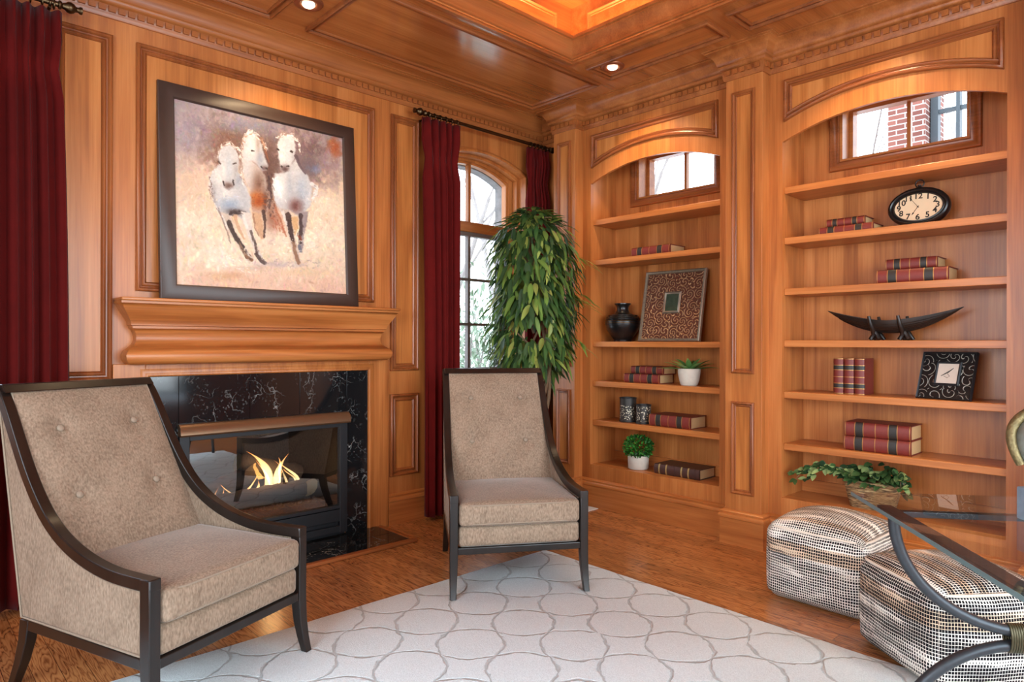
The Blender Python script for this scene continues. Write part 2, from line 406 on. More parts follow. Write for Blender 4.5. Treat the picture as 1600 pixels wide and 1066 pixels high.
def glass_mat(name, tint, gloss=0.0, rough=0.0):
    m = bpy.data.materials.new(name); m.use_nodes = True; n = m.node_tree.nodes; l = m.node_tree.links; n.clear()
    o = n.new('ShaderNodeOutputMaterial'); tr = n.new('ShaderNodeBsdfTransparent'); tr.inputs[0].default_value = tint
    g = n.new('ShaderNodeBsdfGlossy'); g.inputs['Roughness'].default_value = rough
    fr = n.new('ShaderNodeFresnel'); fr.inputs['IOR'].default_value = 1.5
    mx = n.new('ShaderNodeMixShader'); geo = n.new('ShaderNodeNewGeometry')     # the far face of a pane does not reflect again
    f = math_node(n, l, 'MULTIPLY', math_node(n, l, 'ADD', fr.outputs[0], gloss), math_node(n, l, 'SUBTRACT', 1.0, geo.outputs['Backfacing']))
    l.new(f, mx.inputs[0]); l.new(tr.outputs[0], mx.inputs[1]); l.new(g.outputs[0], mx.inputs[2]); l.new(mx.outputs[0], o.inputs[0])
    return m
GLASS = glass_mat('window_glass', (0.97, 0.98, 0.98, 1)); TGLASS = glass_mat('table_glass', (0.965, 0.98, 0.975, 1), 0.0); FGLASS = glass_mat('fire_glass', (0.80, 0.80, 0.82, 1), 0.20)
GEDGE = plain('polished_glass_edge', srgb(96, 112, 112), 0.1, 0.0, spec=0.8)

def emis(name, col, strength):
    m = bpy.data.materials.new(name); m.use_nodes = True; n = m.node_tree.nodes; l = m.node_tree.links; n.clear()
    o = n.new('ShaderNodeOutputMaterial'); e = n.new('ShaderNodeEmission'); e.inputs[0].default_value = col; e.inputs[1].default_value = strength; l.new(e.outputs[0], o.inputs[0])
    return m
BULB = emis('warm_bulb', (1.0, 0.80, 0.55, 1), 5.0)
def flame_mat():
    m = bpy.data.materials.new('gas_flame'); m.use_nodes = True; n = m.node_tree.nodes; l = m.node_tree.links; n.clear()
    o = n.new('ShaderNodeOutputMaterial'); e = n.new('ShaderNodeEmission'); tr = n.new('ShaderNodeBsdfTransparent'); a = n.new('ShaderNodeAddShader')
    t = n.new('ShaderNodeTexCoord'); s = n.new('ShaderNodeSeparateXYZ'); l.new(t.outputs['Generated'], s.inputs[0])
    l.new(ramp(n, l, s.outputs['Z'], [(0.0, (1.0, 0.62, 0.28, 1)), (0.45, (1.0, 0.72, 0.30, 1)), (1.0, (1.0, 0.30, 0.05, 1))]), e.inputs[0])
    lw = n.new('ShaderNodeLayerWeight'); lw.inputs[0].default_value = 0.5
    l.new(math_node(n, l, 'MULTIPLY', math_node(n, l, 'SUBTRACT', 1.0, lw.outputs['Facing']), 1.9), e.inputs[1])
    l.new(e.outputs[0], a.inputs[0]); l.new(tr.outputs[0], a.inputs[1]); l.new(a.outputs[0], o.inputs[0])
    return m
FLAME = flame_mat()

def attr_mat(name, rough=0.6, sheen=0.0, trans=0.0, spec=0.4, bump=0):
    m, n, l, b = mat(name); a = n.new('ShaderNodeAttribute'); a.attribute_name = 'Col'
    l.new(a.outputs['Color'], b.inputs['Base Color']); b.inputs['Roughness'].default_value = rough; b.inputs['Specular IOR Level'].default_value = spec
    if bump:
        t = n.new('ShaderNodeTexCoord'); x = n.new('ShaderNodeTexNoise'); x.inputs['Scale'].default_value = 70; x.inputs['Detail'].default_value = 4; l.new(t.outputs['Object'], x.inputs['Vector'])
        bp = n.new('ShaderNodeBump'); bp.inputs['Strength'].default_value = bump; bp.inputs['Distance'].default_value = 0.003; l.new(x.outputs['Fac'], bp.inputs['Height']); l.new(bp.outputs[0], b.inputs['Normal'])
    return m
LEAF = attr_mat('green_leaf', 0.42)
_n = LEAF.node_tree.nodes; _l = LEAF.node_tree.links; _t = _n.new('ShaderNodeBsdfTranslucent'); _m = _n.new('ShaderNodeMixShader'); _m.inputs[0].default_value = 0.30
_a = [x for x in _n if x.type == 'ATTRIBUTE'][0]; _l.new(_a.outputs['Color'], _t.inputs['Color']); _l.new(_n['Principled BSDF'].outputs[0], _m.inputs[1]); _l.new(_t.outputs[0], _m.inputs[2]); _l.new(_m.outputs[0], _n['Material Output'].inputs[0])
PAINTING = attr_mat('oil_paint', 0.6, bump=0.4)

def weave_mat(name, seed, darkness):
    m, n, l, b = mat(name); t = n.new('ShaderNodeTexCoord'); s = n.new('ShaderNodeSeparateXYZ'); l.new(t.outputs['UV'], s.inputs[0])
    wob = n.new('ShaderNodeTexNoise'); wob.inputs['Scale'].default_value = 9; wob.inputs['Detail'].default_value = 2; l.new(t.outputs['UV'], wob.inputs['Vector'])
    v = math_node(n, l, 'ADD', s.outputs['Y'], math_node(n, l, 'MULTIPLY', wob.outputs['Fac'], 0.014))
    u = math_node(n, l, 'ADD', s.outputs['X'], math_node(n, l, 'MULTIPLY', wob.outputs['Fac'], 0.010))
    row = math_node(n, l, 'MULTIPLY', v, 1/0.0130); colm = math_node(n, l, 'MULTIPLY', u, 1/0.0108)
    rf = math_node(n, l, 'FRACT', row); cf = math_node(n, l, 'FRACT', colm)
    rid = math_node(n, l, 'FLOOR', row)
    nz = n.new('ShaderNodeTexNoise'); nz.noise_dimensions = '2D'; nz.inputs['Scale'].default_value = 1; nz.inputs['Detail'].default_value = 2
    cb = n.new('ShaderNodeCombineXYZ'); l.new(math_node(n, l, 'ADD', math_node(n, l, 'MULTIPLY', rid, 0.31), seed), cb.inputs[0]); l.new(math_node(n, l, 'MULTIPLY', u, 4.0), cb.inputs[1]); l.new(cb.outputs[0], nz.inputs['Vector'])
    dashw = ramp(n, l, nz.outputs['Fac'], [(0.28, (0.08 + darkness*0.6,)*3 + (1,)), (0.42, (min(0.74, 0.42 + darkness),)*3 + (1,)), (0.64, (0.60 + darkness*0.95,)*3 + (1,))])
    d1 = math_node(n, l, 'LESS_THAN', cf, math_node(n, l, 'ADD', dashw, 0.0)); d2 = math_node(n, l, 'LESS_THAN', rf, math_node(n, l, 'ADD', math_node(n, l, 'MULTIPLY', dashw, 0.55), 0.24 + darkness*0.35))
    dark = math_node(n, l, 'MULTIPLY', d1, d2)
    n2 = n.new('ShaderNodeTexWhiteNoise'); n2.noise_dimensions = '1D'; l.new(math_node(n, l, 'FLOOR', math_node(n, l, 'MULTIPLY', v, 1/0.031)), n2.inputs['W'])
    cream = ramp(n, l, n2.outputs['Value'], [(0.0, srgb(236, 230, 220)), (0.6, srgb(226, 217, 204)), (0.8, srgb(222, 198, 172)), (1.0, srgb(208, 180, 152))])
    l.new(mixc(n, l, dark, cream, srgb(26, 24, 28)), b.inputs['Base Color']); b.inputs['Roughness'].default_value = 0.9; b.inputs['Specular IOR Level'].default_value = 0.1
    bp = n.new('ShaderNodeBump'); bp.inputs['Strength'].default_value = 0.7; bp.inputs['Distance'].default_value = 0.004; bp.invert = True
    hh = math_node(n, l, 'ADD', dark, math_node(n, l, 'ABSOLUTE', math_node(n, l, 'SUBTRACT', rf, 0.5))); l.new(hh, bp.inputs['Height']); l.new(bp.outputs[0], b.inputs['Normal'])
    return m

def rug_mat():
    m, n, l, b = mat('ivory_trellis_rug'); t = n.new('ShaderNodeTexCoord'); s = n.new('ShaderNodeSeparateXYZ')
    nz = n.new('ShaderNodeTexNoise'); nz.inputs['Scale'].default_value = 16; nz.inputs['Detail'].default_value = 3; l.new(t.outputs['Object'], nz.inputs['Vector'])
    mv = n.new('ShaderNodeVectorMath'); mv.operation = 'MULTIPLY_ADD'; mv.inputs[1].default_value = (0.034, 0.034, 0); l.new(nz.outputs['Color'], mv.inputs[0]); l.new(t.outputs['Object'], mv.inputs[2])
    l.new(mv.outputs[0], s.inputs[0])
    p = 0.212; A = 0.030
    ox, oy = 2.39 - 0.011, 2.125 - 0.011        # a round cell's centre (object space = floor space)
    x = math_node(n, l, 'SUBTRACT', s.outputs['X'], ox); y = math_node(n, l, 'SUBTRACT', s.outputs['Y'], oy)
    r2 = 1/math.sqrt(2)
    U = math_node(n, l, 'ADD', math_node(n, l, 'MULTIPLY', math_node(n, l, 'ADD', x, y), r2/p), 0.5)
    Vv = math_node(n, l, 'ADD', math_node(n, l, 'MULTIPLY', math_node(n, l, 'SUBTRACT', y, x), r2/p), 0.5)
    def fam(a, c):
        sgn = math_node(n, l, 'COSINE', math_node(n, l, 'MULTIPLY', math_node(n, l, 'ROUND', a), PI))
        off = math_node(n, l, 'MULTIPLY', math_node(n, l, 'MULTIPLY', math_node(n, l, 'SINE', math_node(n, l, 'MULTIPLY', c, PI)), sgn), -A/p)
        return math_node(n, l, 'ABSOLUTE', math_node(n, l, 'SUBTRACT', math_node(n, l, 'SUBTRACT', a, off), math_node(n, l, 'ROUND', a)))
    # rounds use cells (i+j even); swap the sign so that cell (0,0) bulges
    d = math_node(n, l, 'MINIMUM', fam(U, Vv), fam(Vv, U))
    brk = n.new('ShaderNodeTexNoise'); brk.inputs['Scale'].default_value = 22; l.new(t.outputs['Object'], brk.inputs['Vector'])
    wd = math_node(n, l, 'MULTIPLY', math_node(n, l, 'SUBTRACT', brk.outputs['Fac'], 0.18), 0.115)
    line = math_node(n, l, 'SUBTRACT', 1.0, math_node(n, l, 'SMOOTH_MIN', math_node(n, l, 'DIVIDE', d, wd), 1.0, 0.3))
    line = math_node(n, l, 'MAXIMUM', math_node(n, l, 'MULTIPLY', line, 1.5), 0.0); line = math_node(n, l, 'MINIMUM', line, 1.0)
    pile = n.new('ShaderNodeTexNoise'); pile.inputs['Scale'].default_value = 260; pile.inputs['Detail'].default_value = 3; l.new(t.outputs['Object'], pile.inputs['Vector'])
    base = ramp(n, l, pile.outputs['Fac'], [(0.3, srgb(200, 210, 212)), (0.7, srgb(228, 238, 240))])
    col = mixc(n, l, math_node(n, l, 'MULTIPLY', line, 0.58), base, srgb(146, 146, 143))
    l.new(col, b.inputs['Base Color']); b.inputs['Roughness'].default_value = 0.95; b.inputs['Specular IOR Level'].default_value = 0.1; b.inputs['Sheen Weight'].default_value = 0.2
    bp = n.new('ShaderNodeBump'); bp.inputs['Strength'].default_value = 0.6; bp.inputs['Distance'].default_value = 0.008
    hh = math_node(n, l, 'SUBTRACT', math_node(n, l, 'MULTIPLY', pile.outputs['Fac'], 0.5), line); l.new(hh, bp.inputs['Height']); l.new(bp.outputs[0], b.inputs['Normal'])
    return m
RUG = rug_mat()

def scroll_mat(name, base, line, scale, metal, rough, width=0.22):
    m, n, l, b = mat(name); t = n.new('ShaderNodeTexCoord')
    v = n.new('ShaderNodeTexVoronoi'); v.inputs['Scale'].default_value = scale; v.inputs['Randomness'].default_value = 0.75; l.new(t.outputs['Object'], v.inputs['Vector'])
    vm = n.new('ShaderNodeVectorMath'); vm.operation = 'SUBTRACT'; l.new(t.outputs['Object'], vm.inputs[0]); l.new(v.outputs['Position'], vm.inputs[1])
    s = n.new('ShaderNodeSeparateXYZ'); l.new(vm.outputs[0], s.inputs[0])
    ang = math_node(n, l, 'ARCTAN2', s.outputs['Z'], s.outputs['X'])
    sp_ = math_node(n, l, 'SINE', math_node(n, l, 'ADD', ang, math_node(n, l, 'MULTIPLY', v.outputs['Distance'], 10)))
    ln = ramp(n, l, math_node(n, l, 'ABSOLUTE', sp_), [(0.0, (1, 1, 1, 1)), (width, (0.6, 0.6, 0.6, 1)), (width*2, (0, 0, 0, 1))])
    nz = n.new('ShaderNodeTexNoise'); nz.inputs['Scale'].default_value = 60; l.new(t.outputs['Object'], nz.inputs['Vector'])
    f = math_node(n, l, 'MULTIPLY', ln, math_node(n, l, 'ADD', math_node(n, l, 'MULTIPLY', nz.outputs['Fac'], 0.8), 0.45))
    l.new(mixc(n, l, f, base, line), b.inputs['Base Color']); b.inputs['Metallic'].default_value = metal; b.inputs['Roughness'].default_value = rough
    bp = n.new('ShaderNodeBump'); bp.inputs['Strength'].default_value = 0.8; bp.inputs['Distance'].default_value = 0.004; l.new(ln, bp.inputs['Height']); l.new(bp.outputs[0], b.inputs['Normal'])
    return m
COPPER = scroll_mat('embossed_copper', srgb(92, 50, 34), srgb(206, 160, 112), 17, 0.35, 0.45, 0.26)
BLACKSCROLL = scroll_mat('black_frame_silver_scrolls', srgb(24, 22, 22), srgb(206, 198, 184), 15, 0.3, 0.4, 0.16)
def pierced_mat():
    m, n, l, b = mat('pierced_dark_metal'); t = n.new('ShaderNodeTexCoord')
    v = n.new('ShaderNodeTexVoronoi'); v.inputs['Scale'].default_value = 70; l.new(t.outputs['Object'], v.inputs['Vector'])
    f = ramp(n, l, v.outputs['Distance'], [(0.25, (1, 1, 1, 1)), (0.42, (0, 0, 0, 1))])
    g = n.new('ShaderNodeSeparateXYZ'); l.new(t.outputs['Object'], g.inputs[0])
    msk = math_node(n, l, 'MULTIPLY', math_node(n, l, 'GREATER_THAN', g.outputs['Z'], 0.02), math_node(n, l, 'LESS_THAN', g.outputs['Z'], 0.125))
    l.new(mixc(n, l, math_node(n, l, 'MULTIPLY', f, msk), srgb(52, 46, 42), srgb(198, 184, 160)), b.inputs['Base Color']); b.inputs['Metallic'].default_value = 0.4; b.inputs['Roughness'].default_value = 0.45
    return m
PIERCED = pierced_mat()
def brick_mat():
    m, n, l, b = mat('red_brick'); t = n.new('ShaderNodeTexCoord'); s = n.new('ShaderNodeSeparateXYZ'); l.new(t.outputs['Object'], s.inputs[0])
    cb = n.new('ShaderNodeCombineXYZ'); l.new(math_node(n, l, 'ADD', s.outputs['X'], s.outputs['Y']), cb.inputs[0]); l.new(s.outputs['Z'], cb.inputs[1])
    br = n.new('ShaderNodeTexBrick'); l.new(cb.outputs[0], br.inputs['Vector']); br.inputs['Scale'].default_value = 1
    br.inputs['Brick Width'].default_value = 0.17; br.inputs['Row Height'].default_value = 0.056; br.inputs['Mortar Size'].default_value = 0.006
    br.inputs['Color1'].default_value = srgb(150, 92, 78); br.inputs['Color2'].default_value = srgb(120, 70, 60); br.inputs['Mortar'].default_value = srgb(196, 186, 176)
    l.new(br.outputs['Color'], b.inputs['Base Color']); b.inputs['Roughness'].default_value = 0.9
    return m
BRICK = brick_mat()
def basket_mat():
    m, n, l, b = mat('woven_basket_straw'); t = n.new('ShaderNodeTexCoord')
    mp = n.new('ShaderNodeMapping'); mp.inputs['Scale'].default_value = (18, 18, 110); l.new(t.outputs['Object'], mp.inputs['Vector'])
    x = n.new('ShaderNodeTexNoise'); x.inputs['Scale'].default_value = 1; x.inputs['Detail'].default_value = 4; x.inputs['Distortion'].default_value = 1.5; l.new(mp.outputs[0], x.inputs['Vector'])
    l.new(ramp(n, l, x.outputs['Fac'], [(0.35, srgb(74, 52, 32)), (0.55, srgb(156, 122, 80)), (0.7, srgb(196, 164, 118))]), b.inputs['Base Color']); b.inputs['Roughness'].default_value = 0.85
    bp = n.new('ShaderNodeBump'); bp.inputs['Strength'].default_value = 1.0; bp.inputs['Distance'].default_value = 0.01; l.new(x.outputs['Fac'], bp.inputs['Height']); l.new(bp.outputs[0], b.inputs['Normal'])
    return m
BASKET = basket_mat()

# ================================================================ ROOM SHELL
YW, XB, ZC = 3.86, 3.94, 3.07
PANEL = [(0,0),(0,0.016),(0.004,0.022),(0.012,0.024),(0.018,0.019),(0.021,0.006),(0.027,0.005),(0.033,0.013),(0.040,0.014),(0.046,0.008),(0.050,0.001),(0.050,0)]
PANELS = [(0,0),(0,0.012),(0.004,0.017),(0.010,0.018),(0.015,0.012),(0.018,0.004),(0.025,0.006),(0.030,0.001),(0.030,0)]

mb = MB(); mb.box((-1.6,-1.8,-0.06),(4.6,4.4,0.0)); floor = struct(mb.build('floor', FLOOR, smooth=0, origin=(0,0,0)), 'glossy reddish oak board floor'); 

# fireplace wall: three layers, stepped at the window openings
WIN = [3.335, 0.015]; WZ0 = 0.60
def wl(half, spring, rise): return [(c-half, c+half, WZ0, spring, rise) for c in WIN]
FIRE = (1.17, 2.18, 0.0, 0.795, 0)
mb = MB()
wall_holes(mb, YP(YW), -1.6, 4.0, 0, 3.12, 0, 0.07, wl(0.465,2.585,0.105)+[FIRE])
wall_holes(mb, YP(YW), -1.6, 4.3, 0, 3.12, 0.0701, 0.12, wl(0.44,2.565,0.105)+[FIRE])
wall_left = struct(mb.build('wall_left', WZ, smooth=0, origin=(0,YW,0)), 'cherry panelled wall with the fireplace')
mb = MB(); wall_holes(mb, YP(4.065), -1.9, 4.9, -0.3, 3.7, 0, 0.085, wl(0.400,2.525,0.105)+[(1.10,2.25,-0.3,0.9,0)])
struct(mb.build('wall_exterior_left', STONE, smooth=0), 'rough stone outside wall around the arched window')

def wall_panel(plane, c, a0, a1, z0, z1, parent, prof=PANEL, wm=WPZ, mm=None):
    """framed panel: moulding ring and a thin field"""
    w = prof[-1][0]
    rect, n = (rectY, (0,-1,0)) if plane == 'Y' else (rectX, (-1,0,0))
    m = MB().sweep(rect(c,a0,a1,z0,z1), prof, n, True).build('panel_moulding', mm or WMZ, parent, True, smooth=50)
    f = MB()
    if plane == 'Y': f.box((a0+w,c-0.0025,z0+w),(a1-w,c+0.001,z1-w))
    else: f.box((c-0.0025,a0+w,z0+w),(c+0.001,a1-w,z1-w))
    f.build('panel', wm, parent, True, smooth=0)
for a0,a1,z0,z1 in ((0.60,0.853,1.047,2.80),(0.60,0.853,0.33,0.89),(0.961,2.384,1.51,2.80),(2.515,2.745,1.05,2.80),(2.515,2.745,0.33,0.89)):
    wall_panel('Y', YW, a0, a1, z0, z1, wall_left)
# arched casing bead around the window openings
for c in WIN:
    p = [V(c-0.465,YW,WZ0)] + [V(x,YW,z) for x,z in arc(c-0.465,c+0.465,2.585,0.105)] + [V(c+0.465,YW,WZ0)]
    MB().sweep(p[::-1], [(0,0),(0,0.012),(-0.008,0.016),(-0.018,0.012),(-0.03,0.004),(-0.03,0)], (0,-1,0)).build('window_casing', WZ, wall_left, True, smooth=50)

def arched_window(idx, c):
    w = struct(empty(f'window_{idx}', (c, 4.0, WZ0)), 'arched cherry framed window over a gridded lower sash' if idx == 1 else 'arched window left of the fireplace, behind the curtain')
    # stepped frame
    m = MB(); out = [(c-0.445,WZ0)] + arc(c-0.445,c+0.445,2.57,0.105) + [(c+0.445,WZ0)]
    inn = [(c-0.405,WZ0+0.045)] + arc(c-0.405,c+0.405,2.545,0.105) + [(c+0.405,WZ0+0.045)]
    m.band(out, inn, YP(3.985), 0, 0.075); m.box((c-0.445,3.985,WZ0),(c+0.445,4.06,WZ0+0.045))
    m.build('window_frame', WZ, w, True, smooth=30)
    m = MB(); inn2 = [(c-0.385,2.17)] + arc(c-0.385,c+0.385,2.53,0.105) + [(c+0.385,2.17)]; inn3 = [(c-0.405,2.17)] + arc(c-0.405,c+0.405,2.545,0.105) + [(c+0.405,2.17)]
    m.band(inn3, inn2, YP(4.0), 0, 0.05); m.build('arch_sash', WZ, w, True, smooth=30)
    MB().box((c-0.405,3.985,2.105),(c+0.405,4.06,2.185)).build('transom', WX, w, True, bevel=0.006)
    MB().box((c-0.013,3.998,2.18),(c+0.013,4.04,2.635)).build('muntin', WZ, w, True, bevel=0.004)
    m = MB(); zb = WZ0+0.045
    m.box((c-0.405,4.0,zb),(c-0.375,4.045,2.105)); m.box((c+0.375,4.0,zb),(c+0.405,4.045,2.105)); m.box((c-0.375,4.0,2.075),(c+0.375,4.045,2.105)); m.box((c-0.375,4.0,zb),(c+0.375,4.045,zb+0.04))
    m.build('lower_sash', WFRAME, w, True, smooth=0)
    MB().box((c-0.012,4.002,zb+0.03),(c+0.012,4.04,2.08)).build('muntin', WFRAME, w, True)
    for z in (1.737,1.387,1.037): MB().box((c-0.376,4.004,z-0.010),(c+0.376,4.038,z+0.010)).build('muntin', WFRAME, w, True)
    g = MB(); pl = [(c-0.39,WZ0+0.05)] + arc(c-0.39,c+0.39,2.535,0.105) + [(c+0.39,WZ0+0.05)]
    g.prism(pl, YP(4.02), 0, 0.004); g.build('glass_pane', GLASS, w, True, smooth=0)
    MB().box((c-0.47,3.80,WZ0-0.035),(c+0.47,3.99,WZ0)).build('window_sill', WX, w, True, bevel=0.006)
    return w
arched_window(1, WIN[0]); arched_window(2, WIN[1])

# bookcase wall: solid parts between and behind the bookcases
W4 = [(2.74-0.335, 2.74+0.335, 2.355, 2.715, 0), (1.2385-0.335, 1.2385+0.335, 2.355, 2.715, 0)]
mb = MB(); mb.box((4.0,3.36,0),(4.27,3.86,3.12)); mb.box((3.962,1.86,0),(4.27,2.13,3.12)); mb.box((XB,-1.8,0),(4.27,0.42,3.12))
wall_holes(mb, XP(4.285), -1.8, 3.98, 0, 3.12, 0, 0.14, W4)
wall_right = struct(mb.build('wall_right', WZ, smooth=0, origin=(4.1,1,0)), 'cherry wall behind the built-in bookcases')
mb = MB(); wall_holes(mb, XP(4.45), -1.9, 4.45, -0.3, 3.7, 0, 0.15, [(a-0.08,b+0.08,c-0.06,d+0.06,0) for a,b,c,d,e in W4]); struct(mb.build('wall_exterior_right', BRICK, smooth=0), 'outside brick wall around the high windows')

# unseen walls behind the camera, with openings added to let fill light in
mb = MB(); wall_holes(mb, YP(-1.86), -1.6, 4.6, 0, 3.12, 0, 0.06, [(-0.4,3.0,0.45,2.65,0)]); struct(mb.build('wall_back', WX, smooth=0), 'cherry wall behind the camera with a wide opening added for the fill light')
mb = MB(); wall_holes(mb, XP(-1.66), -1.8, 4.0, 0, 3.12, 0, 0.06, [(-0.5,2.3,0.45,2.65,0)]); struct(mb.build('wall_near', WZ, smooth=0), 'cherry wall left of the camera with a wide opening added for the fill light')

# ---- ceiling: soffit ring with a raised, lit tray
TX0, TX1, TY0, TY1 = 0.085, 3.265, -0.60, 2.88
mb = MB()
mb.box((-1.6,TY1,ZC),(4.3,3.98,ZC+0.05)); mb.box((-1.6,-1.8,ZC),(4.3,TY0,ZC+0.05)); mb.box((-1.6,TY0,ZC),(TX0,TY1,ZC+0.05)); mb.box((TX1,TY0,ZC),(4.3,TY1,ZC+0.05))
ceiling = struct(mb.build('ceiling', WPX, smooth=0, origin=(1.6,1,ZC)), 'cherry coffered ceiling with a raised lit tray')
mb = MB(); UX0, UX1, UY0, UY1 = -0.06, 3.41, -0.74, 3.02; UZ = 3.52
mb.box((UX0-0.03,UY0-0.03,UZ),(UX1+0.03,UY1+0.03,UZ+0.03))
mb.box((UX0-0.03,UY0,ZC+0.05),(UX0,UY1,UZ)); mb.box((UX1,UY0,ZC+0.05),(UX1+0.03,UY1,UZ)); mb.box((UX0,UY0-0.03,ZC+0.05),(UX1,UY0,UZ)); mb.box((UX0,UY1,ZC+0.05),(UX1,UY1+0.03,UZ))
mb.build('ceiling_tray', WX, ceiling, True, smooth=0)
TR = [(-0.02,-0.014),(0.006,-0.014),(0.010,-0.006),(0.006,0.004),(-0.004,0.010),(-0.004,0.016),(0.010,0.022),(0.010,0.034),(0.004,0.038),(0.006,0.060),(0.014,0.085),(0.030,0.106),(0.040,0.114),(0.040,0.122),(0.050,0.126),(0.050,0.146),(-0.03,0.146)]
MB().sweep([V(TX0,TY0,ZC),V(TX1,TY0,ZC),V(TX1,TY1,ZC),V(TX0,TY1,ZC)], TR, (0,0,1), True).build('tray_crown', WCX, ceiling, True, smooth=50)
def inv(pr): return [(a,h) for a,h in pr]
def soffit(x0,x1,y0,y1,z=ZC,wm=WPX):
    MB().sweep(rectC(z,x0,x1,y0,y1), PANEL, (0,0,-1), True).build('soffit_moulding', WMX, ceiling, True, smooth=50)
    MB().box((x0+0.05,y0+0.05,z-0.003),(x1-0.05,y1-0.05,z+0.001)).build('soffit_panel', wm, ceiling, True, smooth=0)
soffit(1.785,3.66,2.97,3.635); soffit(-0.2,1.585,2.97,3.635)
soffit(3.375,3.635,1.965,2.86,wm=WPY); soffit(3.375,3.635,0.55,1.855,wm=WPY); soffit(3.375,3.635,-0.9,0.44,wm=WPY)
# tray panel frames (upper walls and top)
for x0,x1 in ((0.1,1.62),(1.74,3.26)):
    MB().sweep([V(x1,UY0,ZC+0.10),V(x0,UY0,ZC+0.10),V(x0,UY0,UZ-0.08),V(x1,UY0,UZ-0.08)], PANELS, (0,1,0), True).build('tray_panel_moulding', WX, ceiling, True, smooth=50)
    MB().sweep(rectY(UY1,x0,x1,ZC+0.10,UZ-0.08), PANELS, (0,-1,0), True).build('tray_panel_moulding', WX, ceiling, True, smooth=50)
for y0,y1 in ((-0.6,1.05),(1.2,2.87)):
    MB().sweep(rectX(UX1,y0,y1,ZC+0.10,UZ-0.08), PANELS, (-1,0,0), True).build('tray_panel_moulding', WY, ceiling, True, smooth=50)
for x0,x1 in ((0.1,1.6),(1.75,3.25)):
    for y0,y1 in ((-0.55,1.05),(1.2,2.85)):
        MB().sweep(rectC(UZ,x0,x1,y0,y1), PANEL, (0,0,-1), True).build('tray_panel_moulding', WX, ceiling, True, smooth=50)
mb = MB(); mb.box((-1.9,-2.1,3.60),(4.9,4.5,3.68)); struct(mb.build('ceiling_roof', PLASTER, smooth=0), 'roof deck above the ceiling')

# ---- crown with dentils, following walls and pilasters
CP = [(-1.6,YW),(4.0,YW),(4.0,3.585),(3.85,3.585),(3.85,3.36),(XB,3.36),(XB,2.11),(3.85,2.11),(3.85,1.872),(XB,1.872),(XB,0.60),(3.85,0.60),(3.85,0.36),(XB,0.36),(XB,-1.8)]
CROWN = [(0,-0.185),(0.008,-0.185),(0.012,-0.178),(0.012,-0.168),(0.016,-0.164),(0.016,-0.122),(0.026,-0.116),(0.034,-0.104),(0.034,-0.096),(0.040,-0.092),(0.046,-0.070),(0.060,-0.044),(0.080,-0.024),(0.098,-0.016),(0.098,-0.010),(0.110,-0.006),(0.110,0.0),(0,0)]
crown = struct(MB().sweep([V(x,y,ZC) for x,y in CP], [(-a,h) for a,h in CROWN], (0,0,1)).build('trim_1', WCX, smooth=50, origin=(1.5,YW,ZC)), 'cherry crown moulding with dentil course')
mb = MB()
for (x0,y0),(x1,y1) in zip(CP[:-1], CP[1:]):
    a, b = V(x0,y0,0), V(x1,y1,0); d = (b-a); L = d.length; d.normalize(); nrm = V(d.y,-d.x,0)
    k = max(1, int(L/0.044)); 
    for i in range(k):
        c = a + d*((i+0.5)*L/k) + nrm*0.016
        if nrm.x > 0.5: continue
        p, q, r = d*0.0155, nrm*0.011, V(0,0,0.030); o = V(c.x,c.y,ZC-0.157)
        mb.hexa([o-p,o+p,o+p+q,o-p+q,o-p+r,o+p+r,o+p+q+r,o-p+q+r])
mb.build('dentil_course', WCX, crown, True, smooth=0)

# ---- baseboards
BASE = [(0,0),(0.024,0),(0.024,0.158),(0.030,0.162),(0.032,0.176),(0.026,0.186),(0.020,0.188),(0.022,0.200),(0.012,0.210),(0,0.212)]
neg = [(-a,h) for a,h in BASE]
mb = MB(); mb.sweep([V(2.498,YW,0),V(4.0,YW,0),V(4.0,3.585,0)], neg, (0,0,1)); mb.sweep([V(-1.6,YW,0),V(0.852,YW,0)], neg, (0,0,1))
struct(mb.build('baseboard_left', WX, smooth=40, origin=(1.6,YW,0)), 'cherry baseboard of the fireplace wall')
struct(MB().sweep([V(x,y,0) for x,y in CP[2:]], neg, (0,0,1)).build('baseboard_right', WY, smooth=40, origin=(XB,1.5,0)), 'cherry plinth board below the bookcases and pilasters')

# ---- pilasters
def pilaster(i, y0, y1, label):
    t = struct(MB().box((3.85,y0,0.0),(3.99 if y0 > 3 else 3.965,y1,ZC)).build(f'trim_{i}', WZ, smooth=0, bevel=0.002), label)
    yc0, yc1 = y0+0.045, y1-0.045
    for z0,z1 in ((1.06,2.80),(0.315,0.885)): wall_panel('X', 3.85, yc0, yc1, z0, z1, t, PANELS)
pilaster(2, 3.36, 3.585, 'cherry pilaster between window curtain and left bookcase')
pilaster(3, 1.872, 2.11, 'cherry pilaster between the two bookcases')
pilaster(4, 0.36, 0.60, 'cherry pilaster at the right of the right bookcase')

